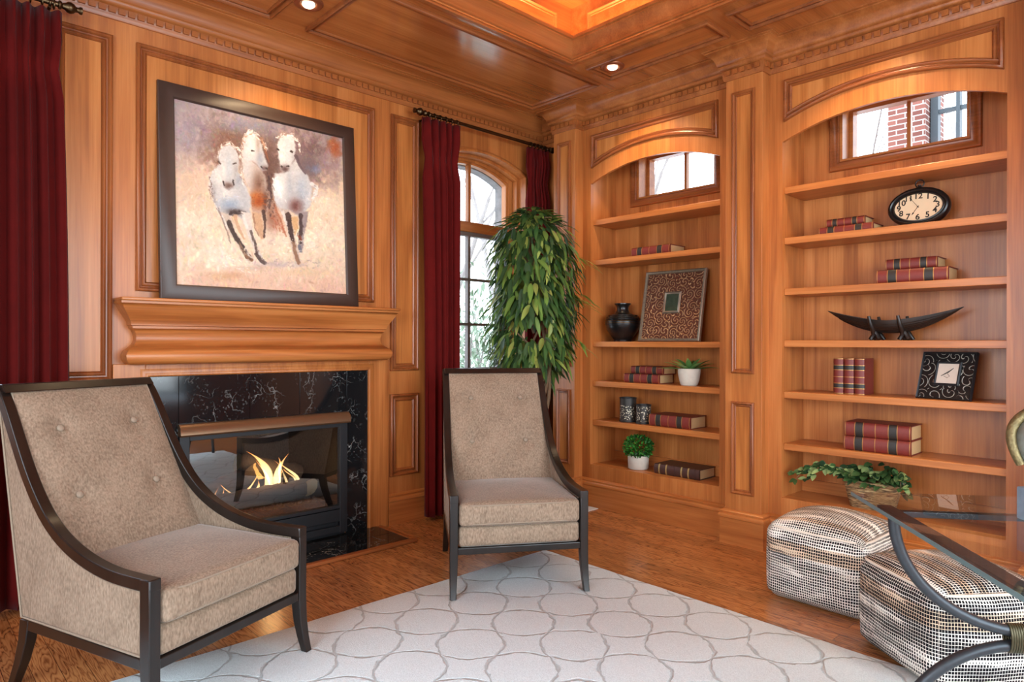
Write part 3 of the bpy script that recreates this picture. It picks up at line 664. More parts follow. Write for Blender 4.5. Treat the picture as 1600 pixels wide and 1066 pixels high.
# ---- bookcases
def bookcase(y0, y1, f0, f1, shelves, label, idx, wlabel):
    """opening y0..y1, face frame f0..f1"""
    t = thing('bookcase', (XB, (y0+y1)/2, 0), label, 'bookcase')
    c = (y0+y1)/2
    m = MB()
    m.box((XB,f0,0),(XB+0.022,y0,ZC)); m.box((XB,y1,0),(XB+0.022,f1,ZC)); m.box((XB,y0,0),(XB+0.022,y1,0.318))
    lo = arc(y0,y1,2.46,0.108,32); m.band(lo, [(u,ZC) for u,_ in lo], XP(XB), 0, 0.022)
    m.build('face_frame', WZ, t, True, smooth=0)
    # spandrel panel following the arch
    lo = arc(y1-0.012,y0+0.012,2.575,0.106,32)
    path = [V(XB,u,v) for u,v in lo] + [V(XB,y0+0.012,2.825),V(XB,y1-0.012,2.825)]
    MB().sweep(path, PANEL, (-1,0,0), True).build('arch_panel_moulding', WMY, t, True, smooth=50)
    lo2 = arc(y1-0.058,y0+0.058,2.60,0.106,32)
    m = MB(); m.band(lo2, [(u,2.78) for u,_ in lo2], XP(XB-0.003), 0, 0.003); m.build('arch_panel', WPZ, t, True, smooth=0)
    # carcass
    MB().box((XB+0.022,y1,0.28),(4.25,y1+0.02,2.87)).build('side_panel', WZ, t, True, smooth=0)
    MB().box((XB+0.022,y0-0.02,0.28),(4.25,y0,2.87)).build('side_panel', WZ, t, True, smooth=0)
    MB().box((XB+0.022,y0,2.85),(4.25,y1,2.87)).build('top_panel', WY, t, True, smooth=0)
    m = MB(); wall_holes(m, XP(4.25), y0-0.02, y1+0.02, 0.28, 2.87, 0, 0.018, [(c-0.335,c+0.335,2.355,2.715,0)]); m.build('back_panel', WBZ, t, True, smooth=0)
    MB().box((XB+0.0221,y0,0.28),(4.25,y1,0.318)).build('bottom_shelf', WY, t, True, smooth=0)
    MB().box((4.235,y0,0.318),(4.25,y1,0.39)).build('back_rail', WY, t, True, smooth=0)
    for z in shelves: MB().box((XB+0.028,y0+0.001,z-0.040),(4.25,y1-0.001,z)).build('shelf', WY, t, True, smooth=0, bevel=0.003)
    # high window
    w = struct(empty(f'window_{idx}', (4.25,c,2.355)), wlabel)
    MB().sweep(rectX(4.25,c-0.392,c+0.392,2.298,2.772), [(0,0),(0,0.012),(0.006,0.02),(0.016,0.02),(0.024,0.012),(0.04,0.010),(0.05,0.016),(0.057,0.010),(0.057,0)], (-1,0,0), True).build('window_casing', WMY, w, True, smooth=50)
    m = MB(); rs = []
    for (yy0,yy1,zz0,zz1) in ((c-0.335,c+0.335,2.355,2.37),(c-0.335,c+0.335,2.70,2.715),(c-0.335,c-0.32,2.37,2.70),(c+0.32,c+0.335,2.37,2.70)): m.box((4.2505,yy0,zz0),(4.44,yy1,zz1))
    m.build('window_reveal', WY, w, True, smooth=0)
    m = MB()
    for (yy0,yy1,zz0,zz1) in ((c-0.32,c+0.32,2.37,2.392),(c-0.32,c+0.32,2.676,2.70),(c-0.32,c-0.298,2.392,2.676),(c+0.298,c+0.32,2.392,2.676)): m.box((4.36,yy0,zz0),(4.43,yy1,zz1))
    m.build('window_frame', WY, w, True, smooth=0)
    MB().box((4.395,c-0.010,2.392),(4.43,c+0.010,2.676)).build('muntin', WZ, w, True)
    MB().box((4.412,c-0.30,2.39),(4.416,c+0.30,2.678)).build('glass_pane', GLASS, w, True, smooth=0)
    return t
SH = [2.19, 1.884, 1.578, 1.265, 0.955, 0.642]
bookcase(2.20, 3.28, 2.11, 3.36, [2.185, 1.878, 1.255, 0.953, 0.655], 'left built-in cherry bookcase with five shelves under an arch', 3, 'small high window inside the left bookcase')
bookcase(0.687, 1.79, 0.60, 1.872, SH, 'right built-in cherry bookcase with six shelves under an arch', 4, 'small high window inside the right bookcase')

# ================================================================ FIREPLACE
mt = thing('mantelpiece', (1.675, YW, 0.0), 'carved cherry mantelpiece with rounded hood above the fireplace', 'mantel')
SHX = 0.815
HOOD = [(0.0,1.452),(0.148,1.452),(0.148,1.440),(0.140,1.436),(0.135,1.420),(0.120,1.395),(0.100,1.362),(0.090,1.345),(0.090,1.330),(0.082,1.326),(0.082,1.314),(0.074,1.310),(0.066,1.296),(0.060,1.275),(0.060,1.255),(0.066,1.236),(0.080,1.219),(0.100,1.206),(0.112,1.192),(0.118,1.176),(0.116,1.158),(0.108,1.142),(0.092,1.130),(0.070,1.126),(0.0,1.126)]
def hood_path(x): return [V(1.675-x,YW,0), V(1.675+x,YW,0)]
# returns on both ends: sweep round three sides
xh = 0.665
MB().sweep([V(1.675-xh,YW+0.001,0),V(1.675-xh,YW-0.004,0),V(1.675+xh,YW-0.004,0),V(1.675+xh,YW+0.001,0)], [(-a,h) for a,h in HOOD], (0,0,1)).build('hood', WX, mt, True, smooth=50)
MB().box((1.675-SHX,YW-0.170,1.438+0.014),(1.675+SHX,YW,1.468)).build('shelf', WX, mt, True, bevel=0.005)
m = MB(); m.box((0.855,YW-0.022,0.0),(1.005,YW,1.13)); m.box((2.345,YW-0.022,0.0),(2.495,YW,1.13)); m.box((1.005,YW-0.022,1.075),(2.345,YW,1.13)); m.build('surround_board', WZ, mt, True, bevel=0.003)
MB().sweep([V(1.02,YW-0.022,0),V(1.02,YW-0.022,1.062),V(2.338,YW-0.022,1.062),V(2.338,YW-0.022,0)][::-1], [(0,-0.02),(0,0.004),(-0.006,0.010),(-0.014,0.010),(-0.022,0.004),(-0.034,0.004),(-0.04,0.0),(-0.04,-0.02)], (0,-1,0)).build('inner_moulding', WZ, mt, True, smooth=50)

fp = thing('fireplace', (1.675, YW, 0.0), 'gas fireplace with glass front set in black veined marble', 'fireplace')
for x0,x1,z0,z1 in ((1.022,1.168,0.0,0.52),(1.022,1.168,0.522,1.06),(2.182,2.336,0.0,0.335),(2.182,2.336,0.337,1.06),(1.170,1.555,0.797,1.06),(1.557,1.86,0.797,1.06),(1.862,2.180,0.797,1.06)):
    MB().box((x0,YW-0.014,z0),(x1,YW-0.0005,z1)).build('marble_tile', MARBLE, fp, True, smooth=0, bevel=0.001)
m = MB()
yf = YW-0.030
m.box((1.17,yf,0.03),(1.222,yf+0.05,0.735)); m.box((2.128,yf,0.03),(2.18,yf+0.05,0.735)); m.box((1.222,yf,0.705),(2.128,yf+0.05,0.735)); m.box((1.222,yf,0.185),(2.128,yf+0.05,0.205)); m.box((1.222,yf,0.105),(2.128,yf+0.04,0.180)); m.box((1.222,yf,0.035),(2.128,yf+0.04,0.075))
m.build('insert_frame', BLACKMETAL, fp, True, smooth=0, bevel=0.002)
m = MB(); m.box((1.1701,yf+0.03,0.0),(2.1799,yf+0.036,0.19)); m.build('louver_back', BLACKMETAL, fp, True, smooth=0)
m = MB(); prof = [(YW-0.001,0.80),(YW-0.035,0.80),(YW-0.060,0.778),(YW-0.066,0.742),(YW-0.060,0.732),(YW-0.03,0.736),(YW-0.001,0.736)]
m.prism(prof, lambda y,z,d: V(d,y,z), 1.165, 2.185); m.build('hood_bar', TANMETAL, fp, True, smooth=40)
MB().box((1.222,yf+0.018,0.205),(2.128,yf+0.022,0.705)).build('glass_door', FGLASS, fp, True, smooth=0)
m = MB(); y1 = 4.36
m.box((1.18,YW+0.03,0.15),(2.17,y1,0.19)); m.box((1.18,YW+0.03,0.72),(2.17,y1,0.75)); m.box((1.18,y1,0.15),(2.17,y1+0.02,0.75))
m.hexa([V(1.18,YW+0.03,0.19),V(1.20,YW+0.03,0.19),V(1.32,y1,0.19),V(1.30,y1,0.19),V(1.18,YW+0.03,0.72),V(1.20,YW+0.03,0.72),V(1.32,y1,0.72),V(1.30,y1,0.72)])
m.hexa([V(2.15,YW+0.03,0.19),V(2.17,YW+0.03,0.19),V(2.05,y1,0.19),V(2.03,y1,0.19),V(2.15,YW+0.03,0.72),V(2.17,YW+0.03,0.72),V(2.05,y1,0.72),V(2.03,y1,0.72)])
m.build('firebox', BLACKMETAL, fp, True, smooth=0)
random.seed(3)
m = MB()
m.box((1.30,3.90,0.19),(2.06,4.28,0.235))
for _ in range(420):
    x, y = random.uniform(1.28,2.09), random.uniform(3.885,4.25); r = random.uniform(0.007,0.016)
    m.sphere((x,y,0.236 if y > 3.91 and x > 1.3 and x < 2.05 else 0.195), r, u=6, v=4)
b_ = m.build('ember_bed', EMBER, fp, True, smooth=60); b_['kind'] = 'stuff'
def log(p0, p1, r, label):
    p0, p1 = Vector(p0), Vector(p1); d = p1-p0; pts = []; rad = []
    for i in range(13):
        t = i/12; pts.append(p0 + d*t + V(random.uniform(-1,1),random.uniform(-1,1),random.uniform(-1,1))*0.004); rad.append(r*(1+random.uniform(-0.10,0.10)))
    m = MB().tube(pts, rad, 14); bm = m.bm
    for v in bm.verts:
        if (v.co-p1).length < r*1.6 and (v.co-p1).dot(d.normalized()) > -0.02 and p1.y < 4.1: v.co.x += (v.co.y-p1.y)*1.7
    for v in bm.verts: v.co += V(random.uniform(-1,1),random.uniform(-1,1),random.uniform(-1,1))*0.003
    for f in bm.faces:
        if len(f.verts) > 6: f.material_index = 1
    return tag(m.build('log', [LOGM, LOGEND], smooth=60), label, 'log', 'gas logs in the fireplace')
log((1.42,3.985,0.300),(2.02,4.03,0.302),0.060,'front log with pale cut end in the fireplace')
log((1.60,4.15,0.50),(2.00,4.16,0.37),0.062,'grey bark log leaning across the back of the fire')
log((1.36,4.17,0.33),(1.72,4.10,0.44),0.052,'dark log crossing behind the flames at left')
def flame(x, y, z, h, w, lean, tw):
    rs = []
    for i in range(13):
        t = i/12; r = w*(math.sin(PI*min(1,t*0.9+0.12))**0.8)*(1-t)**0.45 + 0.0008
        cx = x + lean*t*t*h + math.sin(t*5+tw)*0.018*t; cy = y + math.cos(t*4+tw)*0.012*t
        a = tw + t*1.6
        rs.append([V(cx + math.cos(2*PI*k/8)*r*math.cos(a) - math.sin(2*PI*k/8)*r*0.35*math.sin(a), cy + math.cos(2*PI*k/8)*r*math.sin(a)*0.6 + math.sin(2*PI*k/8)*r*0.35, z+h*t) for k in range(8)])
    return rs
random.seed(12)
for (x,y,z,h,w,le) in ((1.40,3.97,0.26,0.15,0.014,0.1),(1.43,3.97,0.26,0.10,0.016,-0.5),(1.50,3.98,0.27,0.09,0.020,0.6),(1.57,4.0,0.27,0.12,0.018,0.7),(1.75,4.05,0.32,0.20,0.026,-0.3),(1.80,4.04,0.32,0.22,0.028,0.35),(1.95,4.05,0.34,0.14,0.018,-0.9),(1.78,4.06,0.33,0.25,0.040,-0.62),(1.83,4.05,0.35,0.17,0.022,-0.1),(1.88,4.06,0.34,0.16,0.020,-0.6),(1.72,4.0,0.29,0.13,0.018,-0.2),(1.60,4.0,0.27,0.17,0.016,0.35),(1.53,3.99,0.28,0.13,0.015,-0.6),(1.47,3.98,0.27,0.12,0.013,-0.2),(1.93,4.05,0.34,0.10,0.016,-0.7),(1.66,4.02,0.30,0.10,0.014,0.3),(1.80,4.02,0.32,0.12,0.02,0.4)):
    MB().rings(flame(x,y,z,h,w,le,random.uniform(0,6)), True, True).build('flame', FLAME, fp, True, smooth=80)
pl = bpy.data.lights.new('fire_glow', 'POINT'); pl.energy = 2.2; pl.color = (1, 0.55, 0.2); pl.shadow_soft_size = 0.06
po = bpy.data.objects.new('fire_glow', pl); COL.objects.link(po); po.location = (1.75, 3.98, 0.50)

he = thing('hearth', (1.675, 3.64, 0.0), 'black marble hearth slab with a thin wood border on the floor', 'hearth')
xs = [0.95,1.44,1.93,2.40]
for i in range(3):
    for y0_,y1_ in ((3.455,3.64),(3.642,YW-0.024)): MB().box((xs[i]+0.001,y0_,0.0),(xs[i+1]-0.001,y1_,0.020)).build('marble_tile', MARBLE, he, True, smooth=0, bevel=0.001)
m = MB(); m.box((0.915,3.415,0),(2.437,3.454,0.022)); m.box((2.401,3.454,0),(2.437,YW-0.032,0.022)); m.box((0.915,3.454,0),(0.949,YW-0.032,0.022)); m.build('wood_border', WMX, he, True, bevel=0.006)

# ---- floor register
vr = tag(MB().box((3.70,3.17,0.0),(3.905,3.30,0.006)).build('floor_register', WHITE, smooth=0, bevel=0.002), 'small white floor vent beside the left bookcase plinth', 'vent')

# ---- recessed lamps
def can(x, y, label, aim, power):
    t = thing('recessed_light', (x, y, ZC-0.004), label, 'ceiling light', 'recessed lights in the ceiling')
    MB().lathe([(0.040,0.003),(0.040,-0.004),(0.048,-0.010),(0.062,-0.012),(0.074,-0.008),(0.078,-0.001),(0.078,0.003)], seg=36).build('trim_ring', plain('bronze_lamp_trim', srgb(150, 90, 60), 0.35, 0.6), t, smooth=60)
    MB().sphere((0,0,-0.006), 0.034, sz=0.55).build('bulb', BULB, t, smooth=80)
    l = bpy.data.lights.new('spot', 'SPOT'); l.energy = power; l.color = (1.0, 0.72, 0.42); l.spot_size = math.radians(95); l.spot_blend = 0.9; l.shadow_soft_size = 0.035
    o = bpy.data.objects.new('lamp_beam', l); COL.objects.link(o); o.location = (x, y, ZC-0.05)
    o.rotation_euler = (Vector(aim)-Vector((x,y,ZC-0.05))).to_track_quat('-Z','Y').to_euler()
can(1.664, 3.349, 'lit recessed ceiling light above the fireplace wall', (1.68,3.86,1.6), 42)
can(3.489, 2.724, 'recessed ceiling light in the soffit before the left bookcase', (3.96,2.72,2.0), 50)
can(3.489, 1.24, 'added unseen recessed light in the soffit before the right bookcase', (3.94,1.24,1.6), 60)  # out-of-view can, added for top-down shadows under the mouldings
can(3.489, -0.25, 'added unseen recessed light nearest the right end of the ceiling', (3.6,-0.25,0.5), 50)  # another out-of-view can, added for more overhead light

# ================================================================ PAINTING
def homography(src, dst):
    A = []; B = []
    for (x,y),(u,v) in zip(src,dst):
        A.append([x,y,1,0,0,0,-u*x,-u*y]); B.append(u); A.append([0,0,0,x,y,1,-v*x,-v*y]); B.append(v)
    h = np.linalg.solve(np.array(A,float), np.array(B,float)); return np.append(h,1).reshape(3,3)
def vnoise(x, y, seed):
    rs = np.random.RandomState(seed); g = rs.rand(64,64)
    xi = np.floor(x).astype(int); yi = np.floor(y).astype(int); fx = x-xi; fy = y-yi; fx = fx*fx*(3-2*fx); fy = fy*fy*(3-2*fy)
    G = lambda a,b: g[a % 64, b % 64]
    return (G(xi,yi)*(1-fx)+G(xi+1,yi)*fx)*(1-fy) + (G(xi,yi+1)*(1-fx)+G(xi+1,yi+1)*fx)*fy
def fbm(x, y, seed, o=4): return sum(vnoise(x*2**k, y*2**k, seed+k)/2**(k+1) for k in range(o))
def paint_colors(U, Vv):
    H = homography([(0,0),(1,0),(1,1),(0,1)], [(72,72),(930,270),(948,1060),(87,1015)])
    w = H[2,0]*U+H[2,1]*Vv+1; X = (H[0,0]*U+H[0,1]*Vv+H[0,2])/w; Y = (H[1,0]*U+H[1,1]*Vv+H[1,2])/w
    C = np.zeros(U.shape+(3,))
    def c3(r,g,b): return np.array([r,g,b],float)
    n1 = fbm(X/60, Y/60, 1); n2 = fbm(X/22, Y/22, 9); n3 = fbm(X/8, Y/8, 21)
    yy = Y + (n1-0.5)*160
    def lay(mask, col): 
        m = np.clip(mask,0,1)[...,None]; C[:] = C*(1-m)+np.array(col,float)*m
    C[:] = c3(178,158,156)
    lay((yy-330)/160, c3(222,196,170)); lay((yy-560)/150, c3(232,206,180)); lay((yy-900)/120, c3(226,186,162))
    blob = lambda cx,cy,rx,ry: np.clip(1.35-np.sqrt(((X-cx)/rx)**2+((Y-cy)/ry)**2)+(n2-0.5)*1.5,0,1)
    lay(blob(430,280,270,140)*0.85, c3(104,80,74)); lay(blob(720,370,200,200)*0.85, c3(112,90,92)); lay(blob(320,310,100,120)*0.65, c3(122,76,56)); lay(blob(540,420,70,180)*0.6, c3(96,70,64))
    lay(blob(400,200,110,50)*0.55, c3(128,136,164)); lay(blob(180,250,120,80)*0.45, c3(160,150,170)); lay(blob(560,230,90,50)*0.5, c3(132,136,158))
    lay(blob(895,325,40,50)*0.9, c3(172,84,40)); lay(blob(790,425,36,20)*0.9, c3(126,146,186)); lay(blob(780,320,60,40)*0.5, c3(96,70,70))
    lay(blob(880,430,60,100)*0.4, c3(150,128,130)); lay(blob(150,480,90,120)*0.4, c3(206,170,150))
    for cx,cy,rx,ry in ((300,850,120,60),(620,800,130,50),(800,780,140,80),(200,700,120,60),(420,900,190,40),(830,600,90,70),(560,760,80,40)): lay(blob(cx,cy,rx,ry)*0.55, c3(242,226,204))
    for cx,cy,rx,ry,col in ((340,970,120,25,(206,160,120)),(600,910,110,18,(176,160,170)),(750,950,120,20,(222,190,150)),(480,930,140,14,(200,170,150))): lay(blob(cx,cy,rx,ry)*0.6, c3(*col))
    lay(np.clip((n3-0.62)*5,0,1)*0.4, c3(150,118,104)); lay(np.clip((0.36-n3)*5,0,1)*0.35, c3(246,234,216))
    n_ = U.shape[0]; ii, jj = np.mgrid[0:n_,0:n_]; rs = np.random.RandomState(5)
    def dabs(k, L0, L1, w0, w1, a_, cj_, cn):
        for _ in range(k):       # brushwork: short dabs carrying the colour below them
            ci, cj = rs.randint(0,n_,2); L, w_ = rs.uniform(L0,L1), rs.uniform(w0,w1); a = rs.uniform(0,PI) if rs.rand() < 0.6 else rs.uniform(1.1,2.0)
            r0 = int(L)+3; a0, a1, b0, b1 = max(0,ci-r0), min(n_,ci+r0), max(0,cj-r0), min(n_,cj+r0)
            y_, x_ = ii[a0:a1,b0:b1]-ci, jj[a0:a1,b0:b1]-cj; u_ = x_*math.cos(a)+y_*math.sin(a); v_ = -x_*math.sin(a)+y_*math.cos(a)
            m_ = (np.clip(1.4-np.abs(u_)/L*1.4,0,1)*np.clip(1.5-np.abs(v_)/w_,0,1))[...,None]*a_
            c_ = C[ci,cj]*rs.uniform(1-cj_,1+cj_)+rs.randn(3)*cn
            C[a0:a1,b0:b1] = C[a0:a1,b0:b1]*(1-m_)+c_*m_
    dabs(2600, 4, 14, 1.2, 3.0, 0.6, 0.10, 6)
    Xw = X+(n2-0.5)*11+(n3-0.5)*8; Yw = Y+(n1-0.5)*8+(n3-0.5)*8
    def poly(pts, soft=5):
        P = np.array(pts,float); d = np.full(X.shape,1e9); ins = np.zeros(X.shape,bool)
        for i in range(len(P)):
            a, b = P[i], P[(i+1)%len(P)]; e = b-a; t = np.clip(((Xw-a[0])*e[0]+(Yw-a[1])*e[1])/(e@e+1e-9),0,1)
            d = np.minimum(d, np.hypot(Xw-a[0]-t*e[0], Yw-a[1]-t*e[1]))
            c = (a[1] > Yw) != (b[1] > Yw); xx = a[0]+(Yw-a[1])*(e[0])/(e[1] if abs(e[1])>1e-9 else 1e-9); ins ^= (c & (Xw < xx))
        return np.clip(0.5+np.where(ins,d,-d)/(2*soft),0,1)
    def stroke(pts, w0, w1, col, a=1.0):
        P = np.array(pts,float); best = np.zeros(X.shape)
        for i in range(len(P)-1):
            p, q = P[i], P[i+1]; e = q-p; t = np.clip(((Xw-p[0])*e[0]+(Yw-p[1])*e[1])/(e@e+1e-9),0,1)
            d = np.hypot(Xw-p[0]-t*e[0], Yw-p[1]-t*e[1]); s = (i+t)/(len(P)-1); wd = w0*(1-s)+w1*s
            best = np.maximum(best, np.clip((wd-d)/3+0.5,0,1))
        lay(best*a, c3(*col))
    q = lambda pts: [(226.1+x*0.8293, 193.8+y*0.8293) for x, y in pts]
    PL = lambda pts, col, a=1.0, soft=4: lay(poly(q(pts), soft)*a, c3(*col))
    ST = lambda pts, w0, w1, col, a=1.0: stroke(q(pts), w0*0.83, w1*0.83, col, a)
    def airbrush(cx, cy, rx, ry, col, a, mask=None):
        cx, cy = 226.1+cx*0.8293, 193.8+cy*0.8293; m_ = np.exp(-(((Xw-cx)/(rx*0.83))**2+((Yw-cy)/(ry*0.83))**2))*a
        lay(m_ if mask is None else m_*mask, c3(*col))
    WH, LG, GY, DK, BR, RU = (232,226,218), (196,194,194), (140,146,158), (58,42,38), (112,78,62), (166,80,30)
    airbrush(400,280,60,170,(92,62,54),0.75); airbrush(640,270,60,70,(96,84,92),0.7); airbrush(235,180,30,80,(110,84,74),0.6); airbrush(410,560,40,110,(120,74,62),0.6); airbrush(440,600,40,60,(178,104,78),0.5)
    # middle animal
    body = poly(q([(225,150),(240,320),(285,420),(280,480),(300,560),(350,575),(385,540),(392,430),(372,330),(345,280),(300,240)]),5)
    lay(body, c3(204,192,184)); airbrush(335,370,40,80,(122,88,72),0.9,body); airbrush(335,480,60,60,RU,1.0,body); airbrush(310,450,30,24,(196,112,50),0.7,body); airbrush(265,270,26,80,LG,0.8,body); airbrush(375,480,16,70,(84,54,46),0.8,body)
    PL([(290,545),(350,555),(358,640),(375,700),(350,712),(318,650)],(206,166,132)); ST([(362,540),(372,620),(368,700)],11,6,(76,54,48),0.85); ST([(300,560),(312,640),(335,690)],5,3,(150,110,88),0.7)
    h2 = poly(q([(246,80),(285,50),(325,75),(352,130),(372,210),(392,262),(382,292),(358,296),(330,262),(300,236),(262,240),(240,200),(236,130)]),4)
    lay(h2, c3(*LG)); airbrush(290,150,26,60,WH,0.9,h2); airbrush(345,220,22,50,GY,0.7,h2); airbrush(375,280,22,20,(96,72,70),0.9,h2); airbrush(300,245,24,12,(186,150,138),0.6,h2); airbrush(330,120,14,60,(150,120,104),0.5,h2)
    ST([(290,172),(304,176)],5.5,4,DK); ST([(352,268),(360,276)],5,4,DK,0.9); ST([(382,276),(388,284)],5,4,DK,0.8); ST([(360,120),(378,170),(400,240)],9,4,(140,84,54),0.7)
    # left animal
    body = poly(q([(85,260),(40,320),(32,390),(60,480),(95,560),(150,575),(200,560),(235,590),(282,560),(285,470),(262,390),(222,320),(195,290)]),5)
    lay(body, c3(*LG)); airbrush(90,330,44,60,WH,0.8,body); airbrush(160,500,60,36,(146,162,182),0.9,body); airbrush(190,545,50,20,(70,54,50),0.95,body); airbrush(245,420,24,70,(186,186,190),0.7,body); airbrush(60,470,14,80,(150,140,138),0.8,body); airbrush(140,430,40,40,(226,222,216),0.7,body); airbrush(210,350,30,40,GY,0.5,body)
    PL([(95,545),(150,560),(185,640),(230,730),(305,830),(275,856),(215,760),(165,690),(130,640)],(206,188,172)); ST([(150,610),(200,710),(240,760)],15,12,(60,46,42),0.85); ST([(215,735),(265,820)],8,9,(150,116,92),0.8); ST([(262,815),(296,838)],11,9,(136,96,70),0.9); ST([(110,570),(145,650)],7,5,WH,0.7); ST([(85,520),(130,640),(165,735)],5,3,(120,100,94),0.6)
    PL([(225,540),(282,550),(300,650),(322,760),(378,850),(345,862),(305,770),(262,680)],(220,208,198)); ST([(285,660),(312,730),(325,800)],8,7,(92,72,66),0.8); ST([(318,800),(350,845),(372,856)],9,10,(74,58,54),0.85); ST([(190,570),(215,650),(245,710)],12,6,(190,140,104),0.55); ST([(240,560),(262,640)],10,8,WH,0.7)
    h1 = poly(q([(88,210),(100,160),(150,128),(196,160),(214,220),(206,290),(190,350),(180,395),(150,412),(122,395),(108,330),(96,260)]),4)
    lay(h1, c3(*LG)); airbrush(150,260,22,80,(190,196,202),0.8,h1); airbrush(120,300,16,60,WH,0.8,h1); airbrush(150,385,30,20,(112,84,74),0.95,h1); airbrush(195,300,14,60,(168,160,158),0.7,h1)
    ST([(92,238),(104,254)],6,5,(80,62,56),0.9); ST([(180,254),(192,248)],6,5,(70,54,50),0.9); ST([(118,360),(124,382)],5,4,(60,44,42),0.9); ST([(176,352),(180,376)],5,4,(60,44,42),0.9)
    # right animal
    body = poly(q([(432,310),(418,390),(432,470),(470,545),(520,530),(560,560),(610,560),(650,500),(662,400),(640,330),(590,270),(560,220),(500,300)]),5)
    lay(body, c3(*LG)); airbrush(455,400,40,80,(240,238,234),1.0,body); airbrush(600,400,40,90,(166,176,190),0.85,body); airbrush(525,370,18,90,(176,180,188),0.8,body); airbrush(560,510,40,44,(112,66,60),0.95,body); airbrush(640,470,20,60,(206,204,206),0.6,body); airbrush(440,490,22,50,(198,200,206),0.7,body)
    PL([(465,520),(525,535),(545,640),(560,720),(592,850),(570,868),(545,800),(510,660)],(196,178,166)); ST([(512,560),(530,650),(540,710)],17,12,(64,44,40),0.85); ST([(545,730),(560,800),(580,855)],11,10,(150,112,88),0.9); ST([(480,540),(505,620)],9,6,WH,0.7)
    PL([(530,575),(572,570),(575,640),(556,690)],(210,170,124)); PL([(575,545),(640,540),(618,650),(602,780),(582,790),(575,740),(585,650)],(156,142,142)); ST([(590,560),(592,650),(588,730)],12,9,(66,50,50),0.8); ST([(585,690),(592,712)],8,8,(150,70,44),0.8); ST([(580,750),(592,780)],10,10,(110,110,122),0.8)
    ST([(660,370),(690,400),(668,460)],12,6,(232,228,226),0.8); ST([(430,500),(470,600),(500,690)],8,4,(168,96,66),0.6)
    h3 = poly(q([(446,130),(470,80),(520,66),(556,96),(560,160),(548,220),(528,270),(520,300),(492,306),(470,286),(462,230),(452,180)]),4)
    lay(h3, c3(202,202,202)); airbrush(510,160,20,80,(196,200,206),0.7,h3); airbrush(480,200,16,60,WH,0.8,h3); airbrush(494,282,30,24,(92,68,66),0.95,h3); airbrush(545,200,14,60,(176,174,176),0.7,h3)
    ST([(450,158),(460,166)],6,5,DK); ST([(532,172),(543,178)],6,5,DK); ST([(472,262),(478,268)],5,5,DK,0.9); ST([(508,264),(516,262)],5,5,DK,0.9)
    ST([(560,200),(585,260),(620,310)],10,5,(92,76,82),0.8); ST([(395,330),(410,450),(400,520)],9,4,(74,54,54),0.7)
    # manes and flying hair, broken edges, flung dust
    for pts, k, cols_, ln in (([(85,215),(105,150),(160,125),(215,165),(222,220)],60,((244,238,228),(222,212,200),(172,146,132)),26), ([(240,190),(242,90),(290,55),(345,95),(375,150)],60,((244,238,228),(222,206,194),(168,118,86)),26), ([(440,100),(480,70),(530,72),(575,110),(585,170)],60,((246,240,232),(220,212,206),(150,124,116)),24), ([(232,260),(225,330),(250,380)],22,((236,230,222),(150,120,108)),22), ([(35,330),(45,440),(85,540)],30,((236,230,222),(128,104,98)),24), ([(660,360),(690,400),(670,470)],26,((236,232,228),(170,160,158)),24)):
        P = np.array(q(pts),float)
        for _ in range(k):
            t = rs.rand()*(len(P)-1); i = int(t); b0 = P[i]+(P[i+1]-P[i])*(t-i)+rs.randn(2)*5; d0 = (P[i+1]-P[i]); d0 = d0/np.linalg.norm(d0)*ln*rs.uniform(0.4,1)*0.8; pr = np.array([-d0[1],d0[0]])*rs.uniform(-0.5,0.5)
            stroke([b0, b0+d0*0.5+pr*0.6, b0+d0+pr*0.2], 2.6, 0.9, cols_[rs.randint(len(cols_))], 0.75)
    for pts, k, sp_, col in (([(150,620),(240,760),(280,830)],26,6,(70,54,48)), ([(290,690),(330,800),(365,850)],22,5,(92,72,66)), ([(520,580),(545,720)],24,6,(66,48,44)), ([(590,570),(590,720)],18,6,(80,60,58)), ([(395,320),(415,440),(405,560)],40,10,(84,58,54)), ([(420,560),(480,660)],30,12,(172,98,70)), ([(300,470),(370,480)],26,16,(180,90,36)), ([(150,560),(230,545)],20,6,(66,50,48)), ([(100,480),(200,480)],22,14,(180,190,204)), ([(600,360),(630,450)],24,16,(196,202,212)), ([(440,360),(470,450)],24,16,(250,248,244)), ([(60,800),(300,880)],50,24,(244,230,212)), ([(420,760),(700,700)],60,34,(244,230,212)), ([(400,860),(720,860)],40,12,(190,170,166)), ([(20,400),(20,640)],40,40,(236,212,190)), ([(690,480),(720,640)],40,30,(236,216,196))):
        P = np.array(q(pts),float)
        for _ in range(k):
            t = rs.rand()*(len(P)-1); i = int(t); b0 = P[i]+(P[i+1]-P[i])*(t-i)+rs.randn(2)*sp_; d0 = P[i+1]-P[i]; d0 = d0/np.linalg.norm(d0)*rs.uniform(5,15)+rs.randn(2)*3
            stroke([b0, b0+d0*0.5, b0+d0], 3.0, 1.2, np.array(col)*rs.uniform(0.85,1.12), 0.6)
    dabs(5200, 1.5, 4.5, 0.7, 1.5, 0.5, 0.07, 4)
    C += ((n3-0.5)*26+(n2-0.5)*18)[...,None]
    C[:] = 128+(C-128)*1.06; C *= 0.90
    c = np.clip(C,0,255)/255
    return np.where(c <= 0.04045, c/12.92, ((c+0.055)/1.055)**2.4)
PX0, PX1, PH = 1.0575, 2.222, 1.165
paint = thing('painting', (1.6398, 3.77, 1.469), 'framed oil painting of three running white horses, leaning on the mantel', 'painting')
lean = -math.atan2(0.068, PH)
PM = Matrix.Rotation(lean, 4, 'X'); pw = (PX1-PX0)/2; fw_ = 0.082
